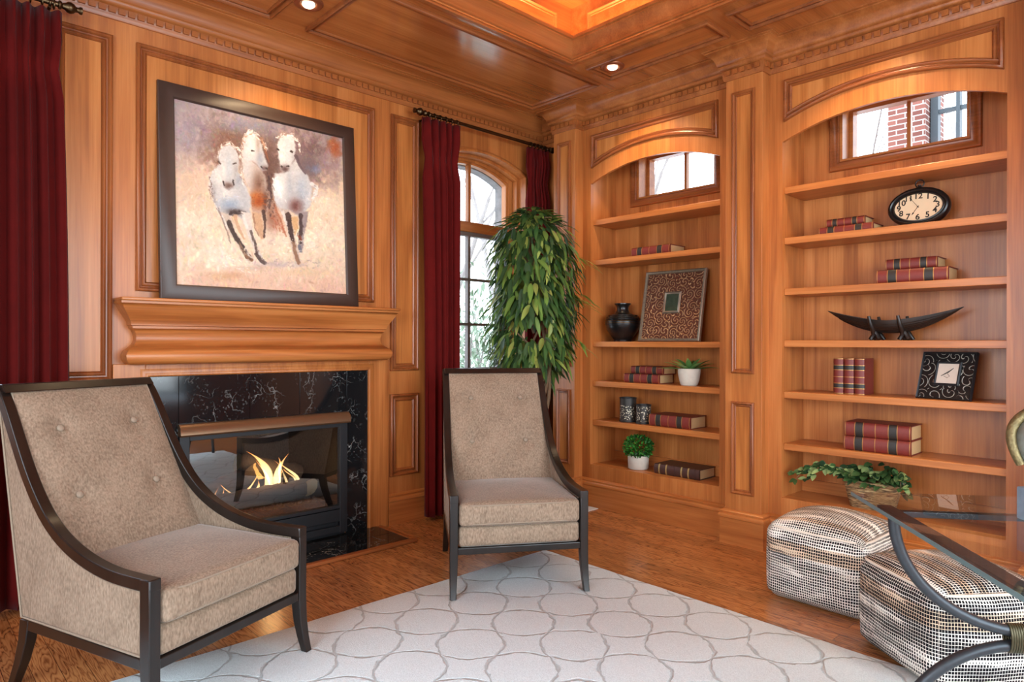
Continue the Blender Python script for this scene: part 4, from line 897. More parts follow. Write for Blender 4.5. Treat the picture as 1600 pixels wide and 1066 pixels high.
def frame_bars(m, hw, h, w, d, base=0.0):
    sw = [V(-hw,0,base),V(hw,0,base),V(hw,0,base+h),V(-hw,0,base+h)]
    m.sweep(sw, [(0,d),(0,-0.0),(0.004,-0.004),(w-0.006,-0.004),(w,0.002),(w,d)], (0,-1,0), True)
m = MB(); bars = [(0,-0.03),(0,0.0),(0.006,0.005),(fw_-0.008,0.005),(fw_,-0.004),(fw_,-0.03)]
m.sweep([V(-pw,0,0),V(pw,0,0),V(pw,0,PH),V(-pw,0,PH)], bars, (0,-1,0), True); m.xform(PM); m.build('frame', FRAMEBROWN, paint, smooth=40)
NP = 440
uu, vv = np.meshgrid(np.linspace(0,1,NP), np.linspace(0,1,NP)); cols = paint_colors(uu, vv)
iw, ih = pw-fw_+0.003, PH-2*fw_+0.006
px = -iw + 2*iw*uu; pz = fw_-0.003 + ih*(1-vv)
co = np.stack([px, np.full_like(px,0.008), pz], -1).reshape(-1,3)
R = np.array(PM.to_3x3()); co = co@R.T
me = bpy.data.meshes.new('canvas'); idx = np.arange(NP*NP).reshape(NP,NP)
q = np.stack([idx[:-1,:-1],idx[1:,:-1],idx[1:,1:],idx[:-1,1:]],-1).reshape(-1,4)
me.from_pydata(co.tolist(), [], q.tolist()); ca = me.color_attributes.new('Col','FLOAT_COLOR','POINT')
ca.data.foreach_set('color', np.concatenate([cols.reshape(-1,3), np.ones((NP*NP,1))],1).astype(np.float32).ravel())
me.materials.append(PAINTING); cv = bpy.data.objects.new('canvas', me); COL.objects.link(cv); cv.parent = paint
m = MB(); m.box((-iw,0.010,fw_-0.003),(iw,0.028,PH-fw_+0.003)); m.xform(PM); m.build('backing', FRAMEBROWN, paint, smooth=0)

# ================================================================ CURTAINS
def curtain(x0, x1, y, zt, zb, label, folds, seed, xt0=None, xt1=None):
    random.seed(seed); ph = [random.uniform(0,6) for _ in range(4)]
    xt0 = x0 if xt0 is None else xt0; xt1 = x1 if xt1 is None else xt1
    NU, NZ = folds*12, 40; t = thing('curtain', ((x0+x1)/2, y, zb), label, 'curtain')
    rows = []
    for j in range(NZ+1):
        v = j/NZ; z = zb + (zt-zb)*v; top = max(0, (v-0.94)/0.06); mid = max(0, 1-abs(v-0.90)/0.05)
        a = x0*(1-v**3)+xt0*v**3; b = x1*(1-v**3)+xt1*v**3; c = (a+b)/2; sq = 1-0.10*mid
        amp = 0.040*(1-0.55*mid)*(1-0.45*top)*(0.75+0.25*math.sin(1))
        row = []
        for i in range(NU+1):
            u = i/NU; uw = u + 0.016*math.sin(u*9+ph[0]) + 0.012*math.sin(u*17+ph[1])*(1-v)
            wv = math.sin(2*PI*folds*uw) ; w2 = math.sin(2*PI*folds*2*uw+ph[2])*0.25*(0.4+0.6*top) + 0.18*math.sin(2*PI*uw*folds*0.5+ph[3]+v*1.2)
            xx = a + (b-a)*u; xx = c + (xx-c)*sq + 0.010*math.sin(4*PI*folds*uw)*(1-top)
            row.append(V(xx, y + amp*(wv + w2) , z))
        rows.append(row)
    m = MB().rings(rows, False, False); o = m.build('panel', CURT, t, True, smooth=80)
    s = o.modifiers.new('thick','SOLIDIFY'); s.thickness = 0.004
    # header pleat knots
    for k in range(folds):
        u = (k+0.25)/folds; xx = xt0+(xt1-xt0)*u; 
    return t
curtain(2.755,3.015,3.745,2.80,0.03,'wine red curtain left of the arched window, beside the fireplace',5,1,2.70,3.02)
curtain(3.725,3.945,3.745,2.80,0.03,'wine red curtain right of the arched window, in the corner behind the plant',5,2)
curtain(0.335,0.655,3.745,2.795,0.03,'wine red curtain at the left edge behind the left armchair',5,3,0.33,0.615)

def rod(xa, xb, z, label):
    y = 3.735; t = thing('curtain_rod', ((xa+xb)/2, y, z), label, 'curtain rod')
    MB().tube([V(xa,y,z),V(xb,y,z)], 0.0125, 14).build('pole', BRONZE, t, True, smooth=60)
    for xe, s in ((xa,-1),(xb,1)):
        prof = [(0.0125,0),(0.02,0.004),(0.02,0.012),(0.013,0.018),(0.016,0.028),(0.024,0.038),(0.027,0.050),(0.022,0.064),(0.013,0.072),(0.012,0.082),(0.018,0.090),(0.017,0.098),(0.0,0.102)]
        m = MB().lathe(prof, seg=20); m.xform(Matrix.Translation((xe,y,z)) @ Matrix.Rotation(s*PI/2,4,'Y')); m.build('finial', BRONZE, t, True, smooth=60)
    for xe in (xa+0.03, xb-0.03):
        m = MB(); m.tube([V(xe,YW,z-0.02),V(xe,y+0.03,z-0.02),V(xe,y,z-0.018)], 0.008, 10); m.tube([V(xe,y+0.013*math.cos(q_),z+0.013*math.sin(q_)-0.003) for q_ in [PI+PI*k/8 for k in range(9)]], 0.006, 8); m.build('bracket', BRONZE, t, True, smooth=60)
    return t
def rings(t, xs_, z):
    for x in xs_: 
        y = 3.735; MB().tube([V(x, y+0.021*math.cos(2*PI*k/16), z+0.021*math.sin(2*PI*k/16)-0.006) for k in range(16)], 0.0032, 6, True).build('ring', BRONZE, t, True, smooth=60)
r1 = rod(2.72, 3.955, 2.822, 'bronze curtain rod with finial above the arched window'); rings(r1, [2.74+0.05*i for i in range(6)]+[3.74+0.04*i for i in range(5)], 2.822)
r2 = rod(-0.62, 0.60, 2.828, 'bronze curtain rod with turned finial at the upper left corner'); rings(r2, [0.36+0.045*i for i in range(6)], 2.828)

# ================================================================ RUG
m = MB(); RX0, RX1, RY0, RY1 = -0.10, 2.85, 0.0, 2.75
edge = []
def rugpt(a, b): return V(RX0+(RX1-RX0)*a + 0.045*(b-0.5)*1.2, RY0+(RY1-RY0)*b + (a-0.5)*-0.02, 0)
N = 40; top = []
for i in range(N): edge.append(rugpt(i/N,0))
for i in range(N): edge.append(rugpt(1,i/N))
for i in range(N): edge.append(rugpt(1-i/N,1))
for i in range(N): edge.append(rugpt(0,1-i/N))
random.seed(5); edge = [p+V(random.uniform(-1,1)*0.003,random.uniform(-1,1)*0.003,0) for p in edge]
c_ = V((RX0+RX1)/2,(RY0+RY1)/2,0)
m.rings([[p+V(0,0,0.001) for p in edge],[p+V(0,0,0.009) for p in edge],[p+(c_-p).normalized()*0.006+V(0,0,0.013) for p in edge]])
rug = tag(m.build('rug', RUG, smooth=50, origin=(0,0,0)), 'ivory rug with grey trellis lines under both armchairs', 'rug')

# ================================================================ ARMCHAIRS
def armchair(loc, rz, label):
    Wd = 0.693; t = thing('armchair', loc, label, 'armchair', 'matching armchairs on the rug', rz)
    tap = lambda x, y: x - math.copysign(0.036*max(0,y)/0.88, x)
    def shear(m):
        for v in m.bm.verts:
            if abs(v.co.x) > 0.02: v.co.x = v.co.x*(1-0.104*max(0,v.co.y)/0.88)
        return m
    base = [(0.0,0.495),(0.10,0.494),(0.20,0.497),(0.30,0.511),(0.40,0.538),(0.49,0.578),(0.57,0.634),(0.64,0.708),(0.70,0.790),(0.755,0.880),(0.805,0.965),(0.845,1.025),(0.885,1.072)]
    # smooth curve through the profile
    def cr(P, n=5):
        out = []
        for i in range(len(P)-1):
            p0 = P[max(i-1,0)]; p1 = P[i]; p2 = P[i+1]; p3 = P[min(i+2,len(P)-1)]
            for k in range(n):
                q = k/n; out.append(tuple(0.5*(2*p1[j]+(p2[j]-p0[j])*q+(2*p0[j]-5*p1[j]+4*p2[j]-p3[j])*q*q+(3*p1[j]-p0[j]-3*p2[j]+p3[j])*q**3) for j in (0,1)))
        return out + [P[-1]]
    crv = cr(base); inner = []
    for i,(y,z) in enumerate(crv):
        a = crv[max(i-1,0)]; b = crv[min(i+1,len(crv)-1)]; dy, dz = b[0]-a[0], b[1]-a[1]; L = math.hypot(dy,dz); inner.append((y+dz/L*0.040, z-dy/L*0.040))
    for s in (-1,1):
        mp = lambda y,z,d: V(s*(Wd/2-d), y, z)
        m = MB(); m.band(crv, inner, mp, 0.0, 0.042); shear(m).build('arm_frame', DARK, t, smooth=40, bevel=0.004)
        # front leg runs down from the arm tip
        secs = []
        for z,w,d,oy in ((0.494,0.040,0.046,0),(0.30,0.040,0.046,0),(0.20,0.040,0.045,0),(0.12,0.037,0.040,-0.004),(0.06,0.033,0.035,-0.013),(0.0,0.029,0.030,-0.028)):
            x1 = s*Wd/2; x0 = s*(Wd/2-w); secs.append([V(x0,oy,z),V(x1,oy,z),V(x1,oy+d,z),V(x0,oy+d,z)])
        MB().rings(secs).build('leg', DARK, t, smooth=30, bevel=0.003)
        secs = []
        for z,w,d,oy in ((0.24,0.040,0.050,0.675),(0.16,0.039,0.046,0.690),(0.08,0.036,0.040,0.720),(-0.0125,0.030,0.034,0.766)):
            x1 = s*(Wd/2-0.030); x0 = s*(Wd/2-0.030-w); secs.append([V(x0,oy,z),V(x1,oy,z),V(x1,oy+d,z),V(x0,oy+d,z)])
        MB().rings(secs).build('leg', DARK, t, smooth=30, bevel=0.003)
        m = MB(); m.hexa([mp(0.04,0.205,0.004),mp(0.71,0.205,0.004),mp(0.71,0.205,0.036),mp(0.04,0.205,0.036),mp(0.04,0.242,0.004),mp(0.71,0.242,0.004),mp(0.71,0.242,0.036),mp(0.04,0.242,0.036)])
        shear(m).build('side_rail', DARK, t, smooth=0, bevel=0.003)
        # upholstered side
        up_ = [(y,z) for y,z in inner if y > 0.055]; lo_ = []
        back = lambda z: 0.725 + (z-0.24)*0.205
        m = MB(); ring_out = []
        yl = [(0.050, 0.452)] + [p for p in up_ if p[0] < back(p[1])]
        low = [(0.050 + (back(0.245)-0.050)*i/(len(yl)-1), 0.245) for i in range(len(yl))]
        m.band(yl, low, mp, 0.010, 0.034)
        shear(m).build('side_panel', VELVET, t, smooth=40, bevel=0.006)
        per = yl + [low[-1]] + low[::-1][1:] 
        m = MB(); m.tube([mp(y,z,0.008) for y,z in per[:len(yl)]] + [mp(*low[-1],0.008)] + [mp(low[0][0],0.248,0.008)], 0.0045, 8, True); shear(m).build('side_piping', PIPING, t, smooth=70)
    MB().box((-Wd/2+0.040,0.004,0.205),(Wd/2-0.040,0.040,0.238)).build('front_rail', DARK, t, smooth=0, bevel=0.003)
    MB().box((-0.275,0.680,0.205),(0.275,0.715,0.240)).build('back_rail', DARK, t, smooth=0, bevel=0.003)
    m = MB(); m.hexa([V(-0.302,0.842,1.044),V(0.302,0.842,1.044),V(0.302,0.890,1.044),V(-0.302,0.890,1.044),V(-0.302,0.868,1.074),V(0.302,0.868,1.074),V(0.302,0.900,1.074),V(-0.302,0.900,1.074)]); m.build('top_rail', DARK, t, smooth=0, bevel=0.004)
    # backrest: padded slab with tufts
    NX, NZ_ = 44, 50; tufts = [(-0.158,0.40),(0.158,0.40),(-0.150,0.77),(0.150,0.77)]; rows = []; tp = []
    def face(x, v):
        zz = 0.40+(1.050-0.40)*v; hw = 0.296-0.024*v
        yb = 0.505 + (zz-0.40)*0.545
        e = max(0,1-abs(x)**6)*max(0,1-abs(2*v-1)**10)
        bulge = -0.022*e
        for tx,tv in tufts:
            d2 = ((x*hw-tx)/0.045)**2 + ((v-tv)*0.65/0.045)**2; bulge += 0.017*math.exp(-d2)
        return V(x*hw, yb+bulge, zz)
    for j in range(NZ_+1): rows.append([face(-1+2*i/NX, j/NZ_) for i in range(NX+1)])
    m = MB(); fr = [[m.bm.verts.new(p) for p in r] for r in rows]; bk = [[m.bm.verts.new(p+V(0,0.075,0.0)) for p in r] for r in rows]
    for j in range(NZ_):
        for i in range(NX):
            m.bm.faces.new((fr[j][i],fr[j][i+1],fr[j+1][i+1],fr[j+1][i])); m.bm.faces.new((bk[j][i],bk[j+1][i],bk[j+1][i+1],bk[j][i+1]))
        m.bm.faces.new((fr[j][0],fr[j+1][0],bk[j+1][0],bk[j][0])); m.bm.faces.new((fr[j][NX],bk[j][NX],bk[j+1][NX],fr[j+1][NX]))
    for i in range(NX): m.bm.faces.new((fr[0][i],bk[0][i],bk[0][i+1],fr[0][i+1])); m.bm.faces.new((fr[NZ_][i],fr[NZ_][i+1],bk[NZ_][i+1],bk[NZ_][i]))
    br = m.build('backrest', VELVET, t, smooth=60)
    for tx,tv in tufts:
        p = face(tx/(0.296-0.024*tv), tv); m = MB().sphere((0,0,0), 0.0145, sz=0.55); m.xform(Matrix.Translation(p+V(0,-0.006,0.002)) @ Matrix.Rotation(math.radians(62),4,'X')); m.build('button', PIPING, br, smooth=80)
    m = MB(); m.tube([face(-1,i/20)+V(0,0.003,0) for i in range(21)] + [face(-1+2*i/10,1)+V(0,0.003,0) for i in range(1,11)] + [face(1,1-i/20)+V(0,0.003,0) for i in range(1,21)], 0.0045, 8); m.build('piping', PIPING, br, smooth=70)
    m = MB(); m.hexa([V(-0.298,0.700,0.24),V(0.298,0.700,0.24),V(0.298,0.728,0.24),V(-0.298,0.728,0.24),V(-0.288,0.862,1.045),V(0.288,0.862,1.045),V(0.288,0.888,1.045),V(-0.288,0.888,1.045)]); m.build('outer_back', VELVET, t, smooth=0, bevel=0.008)
    m = MB(); m.puff((-0.305,0.006,0.238),(0.305,0.66,0.340), 0.022, (0,0.008,0.004), 12); m.build('seat_deck', VELVET, t, smooth=60)
    m = MB(); m.puff((-0.302,-0.012,0.341),(0.302,0.575,0.456), 0.024, (0.0,0.008,0.022), 18); sc_ = m.build('seat_cushion', VELVET, t, smooth=60)
    for z in (0.360,0.440):
        pts = []
        for k in range(40):
            a = 2*PI*k/40; e = lambda c: math.copysign(abs(c)**0.22, c); pts.append(V(0.301*e(math.cos(a)), 0.2815+0.293*e(math.sin(a)), z + (0.0045 if z > 0.4 else -0.006)))
        MB().tube(pts, 0.0042, 8, True).build('piping', PIPING, sc_, smooth=70)
    return t
ch = armchair((2.28,2.338,0.013), -0.573, 'taupe velvet armchair in the middle, before the window and plant')
dup(ch, (0.925,2.383,0.013), 0.378, 'taupe velvet armchair at the left, beside the fireplace and red curtain')

# ================================================================ POUFS
def pouf(c, rz, size, h, matl, label, dome):
    t = thing('pouf', c, label, 'pouf', 'woven poufs by the bookcase', rz); a = size/2
    MB().puff((-a,-a,0.0),(a,a,h), 0.055, (0.030,0.030,0.0), 22, uv=True).xform(Matrix.Identity(4)).build('_', matl, t) if False else None
    m = MB().puff((-a,-a,0.0),(a,a,h), 0.05, (0.028,0.028,0.0), 22, uv=True)
    for v in m.bm.verts:
        x, y, z = v.co
        e = max(0,1-(x/a)**2)*max(0,1-(y/a)**2) if abs(x) < a and abs(y) < a else 0
        if z > h*0.6: v.co.z += dome*e**0.75*min(1,(z-h*0.6)/(h*0.4))
        if z < 0.03:
            v.co.x *= 0.97; v.co.y *= 0.97
    m.build('cover', matl, t, smooth=70)
    m = MB(); e = lambda c_: math.copysign(abs(c_)**0.28, c_)
    m.tube([V((a-0.008)*e(math.cos(2*PI*k/48)),(a-0.008)*e(math.sin(2*PI*k/48)),h-0.013) for k in range(48)], 0.006, 6, True); m.build('top_seam', plain('cream_cord', srgb(214,200,184), 0.9), t, smooth=70)
    return t
pouf((3.405,1.285,0.0), math.radians(-92), 0.475, 0.362, weave_mat('cream_black_weave', 3.0, 0.24), 'cream and black woven pouf, the farther one before the bookcase', 0.072)
B1 = V(2.70,0.665,0); e1 = V(0.61,0.79,0); e2 = V(0.79,-0.61,0); pc = B1 + e1*0.235 + e2*0.235
pouf((pc.x,pc.y,0.0), math.atan2(0.79,0.61), 0.47, 0.366, weave_mat('dark_woven_stripes', 11.0, 0.32), 'darker woven pouf, the nearer one beside the glass table', 0.045)

# ================================================================ GLASS TABLE
tc_ = V(2.326,0.822,0); du = V(-0.783,-0.622,0).normalized(); dv = V(0.640,-0.768,0); dv = (dv - du*dv.dot(du)).normalized()
tb = thing('glass_table', (tc_.x+du.x*0.75+dv.x*0.44, tc_.y+du.y*0.75+dv.y*0.44, 0.0), 'glass topped table on curved wrought iron legs at the right edge', 'table')
TW, TL, TZ = 0.86, 1.55, 0.760
def tp_(u, v, z): return tc_ + du*u + dv*v + V(0,0,z)
m = MB(); q = [tp_(0,0,TZ-0.012),tp_(TL,0,TZ-0.012),tp_(TL,TW,TZ-0.012),tp_(0,TW,TZ-0.012)]; m.hexa(q+[p+V(0,0,0.012) for p in q]); m.build('glass_top', TGLASS, tb, True, smooth=0)
m = MB()
for a,b,c,d in ((0,TL,0.0,0.0012),):
    m.hexa([tp_(a,-0.0012,TZ-0.012),tp_(b,-0.0012,TZ-0.012),tp_(b,0,TZ-0.012),tp_(a,0,TZ-0.012)]+[tp_(a,-0.0012,TZ),tp_(b,-0.0012,TZ),tp_(b,0,TZ),tp_(a,0,TZ)])
m.build('polished_edge', GEDGE, tb, True, smooth=0)
L0 = 0.19; S0 = 0.055; SW = TW-2*S0
def rail(u0,v0,u1,v1,w):
    a, b = tp_(u0,v0,TZ-0.030), tp_(u1,v1,TZ-0.030); d = (b-a).normalized(); n = V(-d.y,d.x,0)*w/2
    m = MB(); q = [a-n,b-n,b+n,a+n]; m.hexa(q+[p+V(0,0,0.017) for p in q]); m.build('rail', IRON, tb, True, smooth=0, bevel=0.002)
rail(0.12,S0,TL-0.12,S0,0.042); rail(0.12,TW-S0,TL-0.12,TW-S0,0.042); rail(L0,S0+0.021,L0,TW-S0-0.021,0.026); rail(TL-L0,S0+0.021,TL-L0,TW-S0-0.021,0.026)
for u in (L0, TL-L0):
    m = MB(); zt = TZ-0.030; zm = 0.402; hs = SW/2
    up = [tp_(u, S0+hs-hs*math.cos(PI*k/40), zm + (zt-zm)*(1-math.sin(PI*k/40)) ) for k in range(41)]
    m.tube(up, 0.0165, 12); leg = m.build('leg', IRON, tb, True, smooth=70)
    m = MB(); lo = [tp_(u, S0+hs-hs*math.cos(PI*k/40), 0.012+(zm-0.048)*math.sin(PI*k/40)) for k in range(41)]; m.tube(lo, 0.0165, 12); m.build('leg', IRON, tb, True, smooth=70)
    for sgn in (-1,1):
        m = MB()
        for k in range(7):
            vv_ = S0+hs+sgn*0.040+(k-3)*0.0065
            m.tube([tp_(u+0.023*math.cos(2*PI*j/20), vv_, zm-0.018+0.041*math.sin(2*PI*j/20)) for j in range(20)], 0.0036, 6, True)
        m.build('coil_binding', COIL, tb, True, smooth=70)
m = MB(); m.tube([tp_(L0,S0+SW/2,0.384),tp_(TL-L0,S0+SW/2,0.384)], 0.011, 10); m.build('stretcher', IRON, tb, True, smooth=70)

# sculpture on the table
bl = V(2.262,0.352,TZ); sc0 = bl + V(0.036,-0.044,0)
sk = thing('sculpture', (sc0.x,sc0.y,TZ), 'weathered bronze sculpture with golden rim on a blue grey block, on the glass table', 'sculpture', rz=math.radians(-45))
MB().box((-0.040,-0.062,0.0),(0.084,0.062,0.090)).build('block', BLUEGREY, sk, smooth=0, bevel=0.004)
MB().lathe([(0.030,0.090),(0.024,0.105),(0.014,0.125),(0.014,0.175),(0.024,0.200)], c=(0.012,0,0), seg=20).build('stem', PATINA, sk, smooth=60)
m = MB().sphere((0,0,0), 0.100, sx=1.0, sy=0.62, sz=0.98, u=28, v=16)
for v in m.bm.verts:
    if v.co.z < -0.035: v.co.z = -0.035 + (v.co.z+0.035)*0.35
m.xform(Matrix.Translation((0.012,0,0.216)) @ Matrix.Rotation(math.radians(-10),4,'Y')); m.build('shell', PATINA, sk, smooth=70)
m = MB(); m.tube([V(0.012+0.104*math.cos(a)-0.004, 0.012*math.sin(3*a), 0.216+0.104*math.sin(a)) for a in [math.radians(210)-math.radians(235)*k/30 for k in range(31)]], [0.010+0.004*math.sin(PI*k/30) for k in range(31)], 10); m.build('rim', GOLDRIM, sk, smooth=70)

# ================================================================ PLANTS
def leafmesh(name, mt_, leaves, parent, world=True, fold=0.25, seg=4):
    """leaves: (base, direction, normal, length, width, droop, colour)"""
    verts = []; faces = []; cols = []
    for b, d, n, L, Wd, dr, c in leaves:
        d = d.normalized(); s = d.cross(n)
        if s.length < 1e-4: s = d.cross(V(0.3,0.5,0.8))
        s.normalize(); n = s.cross(d).normalized(); i0 = len(verts)
        for k in range(seg+1):
            t = k/seg; p = b + d*(L*t) - V(0,0,1)*(dr*L*t*t) ; w = Wd*0.5*(math.sin(PI*min(0.97,(0.06+0.94*t)))**0.75)*(1-0.25*t)
            up = n*(fold*w)
            verts += [p - s*w + up, p, p + s*w + up]; sh = 1.0
            cols += [tuple(x*0.96 for x in c), tuple(min(1,x*1.12) for x in c), tuple(x*0.96 for x in c)]
        for k in range(seg):
            a = i0+3*k
            faces += [(a,a+1,a+4,a+3),(a+1,a+2,a+5,a+4)]
    off = WLOC.get(parent.name, V(0,0,0)) if (parent and world) else V(0,0,0)
    me = bpy.data.meshes.new(name); me.from_pydata([tuple(v-off) for v in verts], [], faces)
    ca = me.color_attributes.new('Col','FLOAT_COLOR','POINT'); ca.data.foreach_set('color', np.array([c+(1,) for c in cols], np.float32).ravel())
    me.materials.append(mt_); me.polygons.foreach_set('use_smooth',[True]*len(me.polygons))
    o = bpy.data.objects.new(name, me); COL.objects.link(o)
    if parent: o.parent = parent
    return o
def green(*ch):
    r = random.random(); acc = 0
    for w, col in ch:
        acc += w
        if r <= acc: break
    f = random.uniform(0.8,1.2); return tuple(min(1,x*f) for x in col[:3])
random.seed(21)
pc0 = V(3.33,3.33,0)
tr = thing('potted_tree', (pc0.x,pc0.y,0), 'tall leafy potted tree between the window and the middle armchair', 'plant')
MB().lathe([(0.001,0.0),(0.125,0.0),(0.135,0.01),(0.165,0.30),(0.175,0.31),(0.175,0.335),(0.16,0.335),(0.155,0.30),(0.001,0.29)], pc0, 32).build('pot', plain('dark_brown_pot', srgb(60,44,36), 0.5), tr, True, smooth=50)
m = MB()
for ph in (0,2.1,4.2):
    m.tube([pc0 + V(0.06,-0.07,0)*math.sin(PI*min(1,k/24))*1.4 + V(math.cos(ph+k*0.42)*0.024,math.sin(ph+k*0.42)*0.024,0.29+1.70*k/24) for k in range(25)], [0.017-0.0004*k for k in range(25)], 8)
for k in range(16):
    a = k*2.4; z = 1.15+0.055*k; r = 0.24
    m.tube([pc0+V(0.02,-0.02,z), pc0+V(math.cos(a)*r*0.5,math.sin(a)*r*0.5,z+0.14), pc0+V(math.cos(a)*r,math.sin(a)*r,z+0.12)], [0.009,0.006,0.003], 6)
m.build('trunk', BARK, tr, True, smooth=70)
G1, G2, G3, G4 = srgb(70,102,52), srgb(112,140,64), srgb(56,82,48), srgb(158,168,84)
lv = []
def crown_r(z):
    pts = [(0.98,0.22),(1.10,0.31),(1.35,0.335),(1.60,0.345),(1.85,0.34),(2.00,0.30),(2.10,0.20),(2.17,0.06)]
    for (z0,r0),(z1,r1) in zip(pts[:-1],pts[1:]):
        if z0 <= z <= z1: return r0+(r1-r0)*(z-z0)/(z1-z0)
    return 0.1
for i in range(1500):
    z = random.uniform(1.12,2.19); a = random.uniform(0,2*PI); rr = crown_r(min(2.16,z))*random.uniform(0.62,1.0)*(1+0.12*math.sin(3*a+z*6)); 
    if z < 1.4: z -= 0.16*max(0,math.sin(a*2.0+0.6))
    b = pc0 + V(0.02,-0.01,0) + V(math.cos(a)*rr*0.86, math.sin(a)*rr*0.86, z)
    out = V(math.cos(a),math.sin(a),0); dwn = random.uniform(0.7,1.7)
    d = out*random.uniform(0.3,1.2) + V(random.uniform(-0.8,0.8),random.uniform(-0.8,0.8),-dwn)
    if z > 2.05: d = out*1.0+V(0,0,random.uniform(-0.5,0.35))
    lv.append((b, d, out+V(0,0,0.6), random.uniform(0.085,0.135), random.uniform(0.032,0.048), random.uniform(0.1,0.4), green((0.40,G1),(0.28,G2),(0.20,G3),(0.12,G4))))
for i in range(9):   # loose sprigs
    a = random.uniform(-1.6,1.2); z = random.uniform(1.2,2.1); o_ = V(math.cos(a),math.sin(a),0)
    for k in range(5): lv.append((pc0+o_*(0.30+0.03*k)+V(0,0,z+0.02*k-0.008*k*k), o_+V(random.uniform(-.6,.6),random.uniform(-.6,.6),-0.4), V(0,0,1), 0.11, 0.026, 0.2, green((0.6,G2),(0.4,G4))))
leafmesh('foliage', LEAF, lv, tr)

RB = -PI/2        # things on the bookcase shelves face -X
def on(x, y, z, dr=0.0): return ((x, y, z), RB + math.radians(dr))

# ---- books
def book(x, y, z, w, d, t_, label, dr=0.0, group=None, leather=None, ribs=False, stand=False, bands=True):
    """spine of length w along local x, at the front; t_ thick"""
    loc, rz = on(x, y, z, dr); leather = leather or LEATHER
    o = thing('book', loc, label, 'book', group, rz)
    SP = Matrix.Rotation(PI/2, 4, 'Y') if False else Matrix.Identity(4)
    if stand: SP = Matrix.Translation((0,0,w/2)) @ Matrix.Rotation(-PI/2, 4, 'Y') @ Matrix.Translation((0,0,-t_/2))
    b = 0.0045
    m = MB(); h = w/2; prof = [(d,0.0),(0.010,0.0)]
    for k in range(9):
        a = -PI/2 - PI*k/8; prof.append((0.012 + 0.013*math.cos(a), t_/2 + t_/2*math.sin(a)*-1 if False else t_/2 - t_/2*math.cos(PI*k/8)))
    prof += [(0.010,t_),(d,t_),(d,t_-b),(0.016,t_-b),(0.016,b),(d,b)]
    m.prism(prof, lambda yy,zz,dd: V(dd,yy,zz), -h, h); m.xform(SP); m.build('cover', leather, o, smooth=40)
    m = MB(); m.box((-h+0.006,0.017,b),(h-0.006,d-0.006,t_-b)); m.xform(SP); m.build('page_block', PAGES, o, smooth=0)
    def spine_band(x0, x1, off, mat_, nm):
        m = MB(); rs = []
        for xx in (x0,x1): rs.append([V(xx, 0.012-(0.013+off)*math.sin(PI*k/10), t_/2-(t_/2+off)*math.cos(PI*k/10)) for k in range(11)] + [V(xx,0.012,t_-0.002), V(xx,0.012,0.002)])
        m.rings(rs); m.xform(SP); m.build(nm, mat_, o, smooth=60)
    if bands:
        for c in (-0.27*w, 0.24*w): spine_band(c-0.058*w, c+0.058*w, 0.0007, LABELB, 'spine_label')
        for c in (-0.335*w,-0.205*w,-0.02*w,0.175*w,0.305*w,-0.485*w,0.485*w): spine_band(c-0.0018, c+0.0018, 0.0012, GILT, 'gilt_line')
    if ribs:
        for c in (-0.38,-0.22,-0.05,0.12,0.27,0.40): spine_band(c*w-0.005, c*w+0.005, 0.003, GOLD if c in (-0.38,-0.22,0.12,0.27) else leather, 'raised_rib')
    return o
FX = 3.985
book(4.03, 2.805, 1.878, 0.335, 0.20, 0.068, 'red leather book lying alone on the second shelf of the left bookcase', 0)
book(4.02, 2.872, 0.953, 0.312, 0.19, 0.066, 'red leather book, lower of the pair beside the spiky succulent', 0, 'red books on the left bookcase')
book(4.045, 2.842, 1.0195, 0.285, 0.17, 0.055, 'smaller red leather book, upper of the pair beside the spiky succulent', 0, 'red books on the left bookcase')
book(4.00, 2.620, 0.655, 0.335, 0.215, 0.082, 'thick red leather book beside the two pierced candle holders', 0)
book(4.00, 2.562, 0.318, 0.360, 0.215, 0.070, 'dark brown book with gilt ribbed spine beside the round topiary', 0, leather=LEATHERB, ribs=True, bands=False)
book(4.05, 1.470, 1.884, 0.30, 0.17, 0.050, 'faded red book, lower of the pair beside the oval clock', 0, 'red books on the right bookcase')
book(4.07, 1.478, 1.9345, 0.215, 0.15, 0.046, 'small faded red book, upper of the pair beside the oval clock', 0, 'red books on the right bookcase')
book(4.01, 1.118, 1.578, 0.345, 0.20, 0.074, 'red leather book, lower of the pair above the boat shaped bowl', 0, 'red books on the right bookcase')
book(4.04, 1.128, 1.6525, 0.250, 0.18, 0.060, 'smaller red leather book, upper of the pair above the boat shaped bowl', 0, 'red books on the right bookcase')
book(3.995, 1.283, 0.642, 0.342, 0.205, 0.080, 'thick red leather book, lower of the pair above the ivy basket', 0, 'red books on the right bookcase')
book(3.995, 1.281, 0.7225, 0.338, 0.205, 0.080, 'thick red leather book, upper of the pair above the ivy basket', 0, 'red books on the right bookcase')
for k, w_ in enumerate(('left', 'middle', 'right')):
    book(4.045, 1.505-0.0575*k, 0.955, 0.206, 0.15, 0.056, f'upright red leather book, {w_} one of three beside the black scroll frame', 0, 'three upright red books', stand=True)

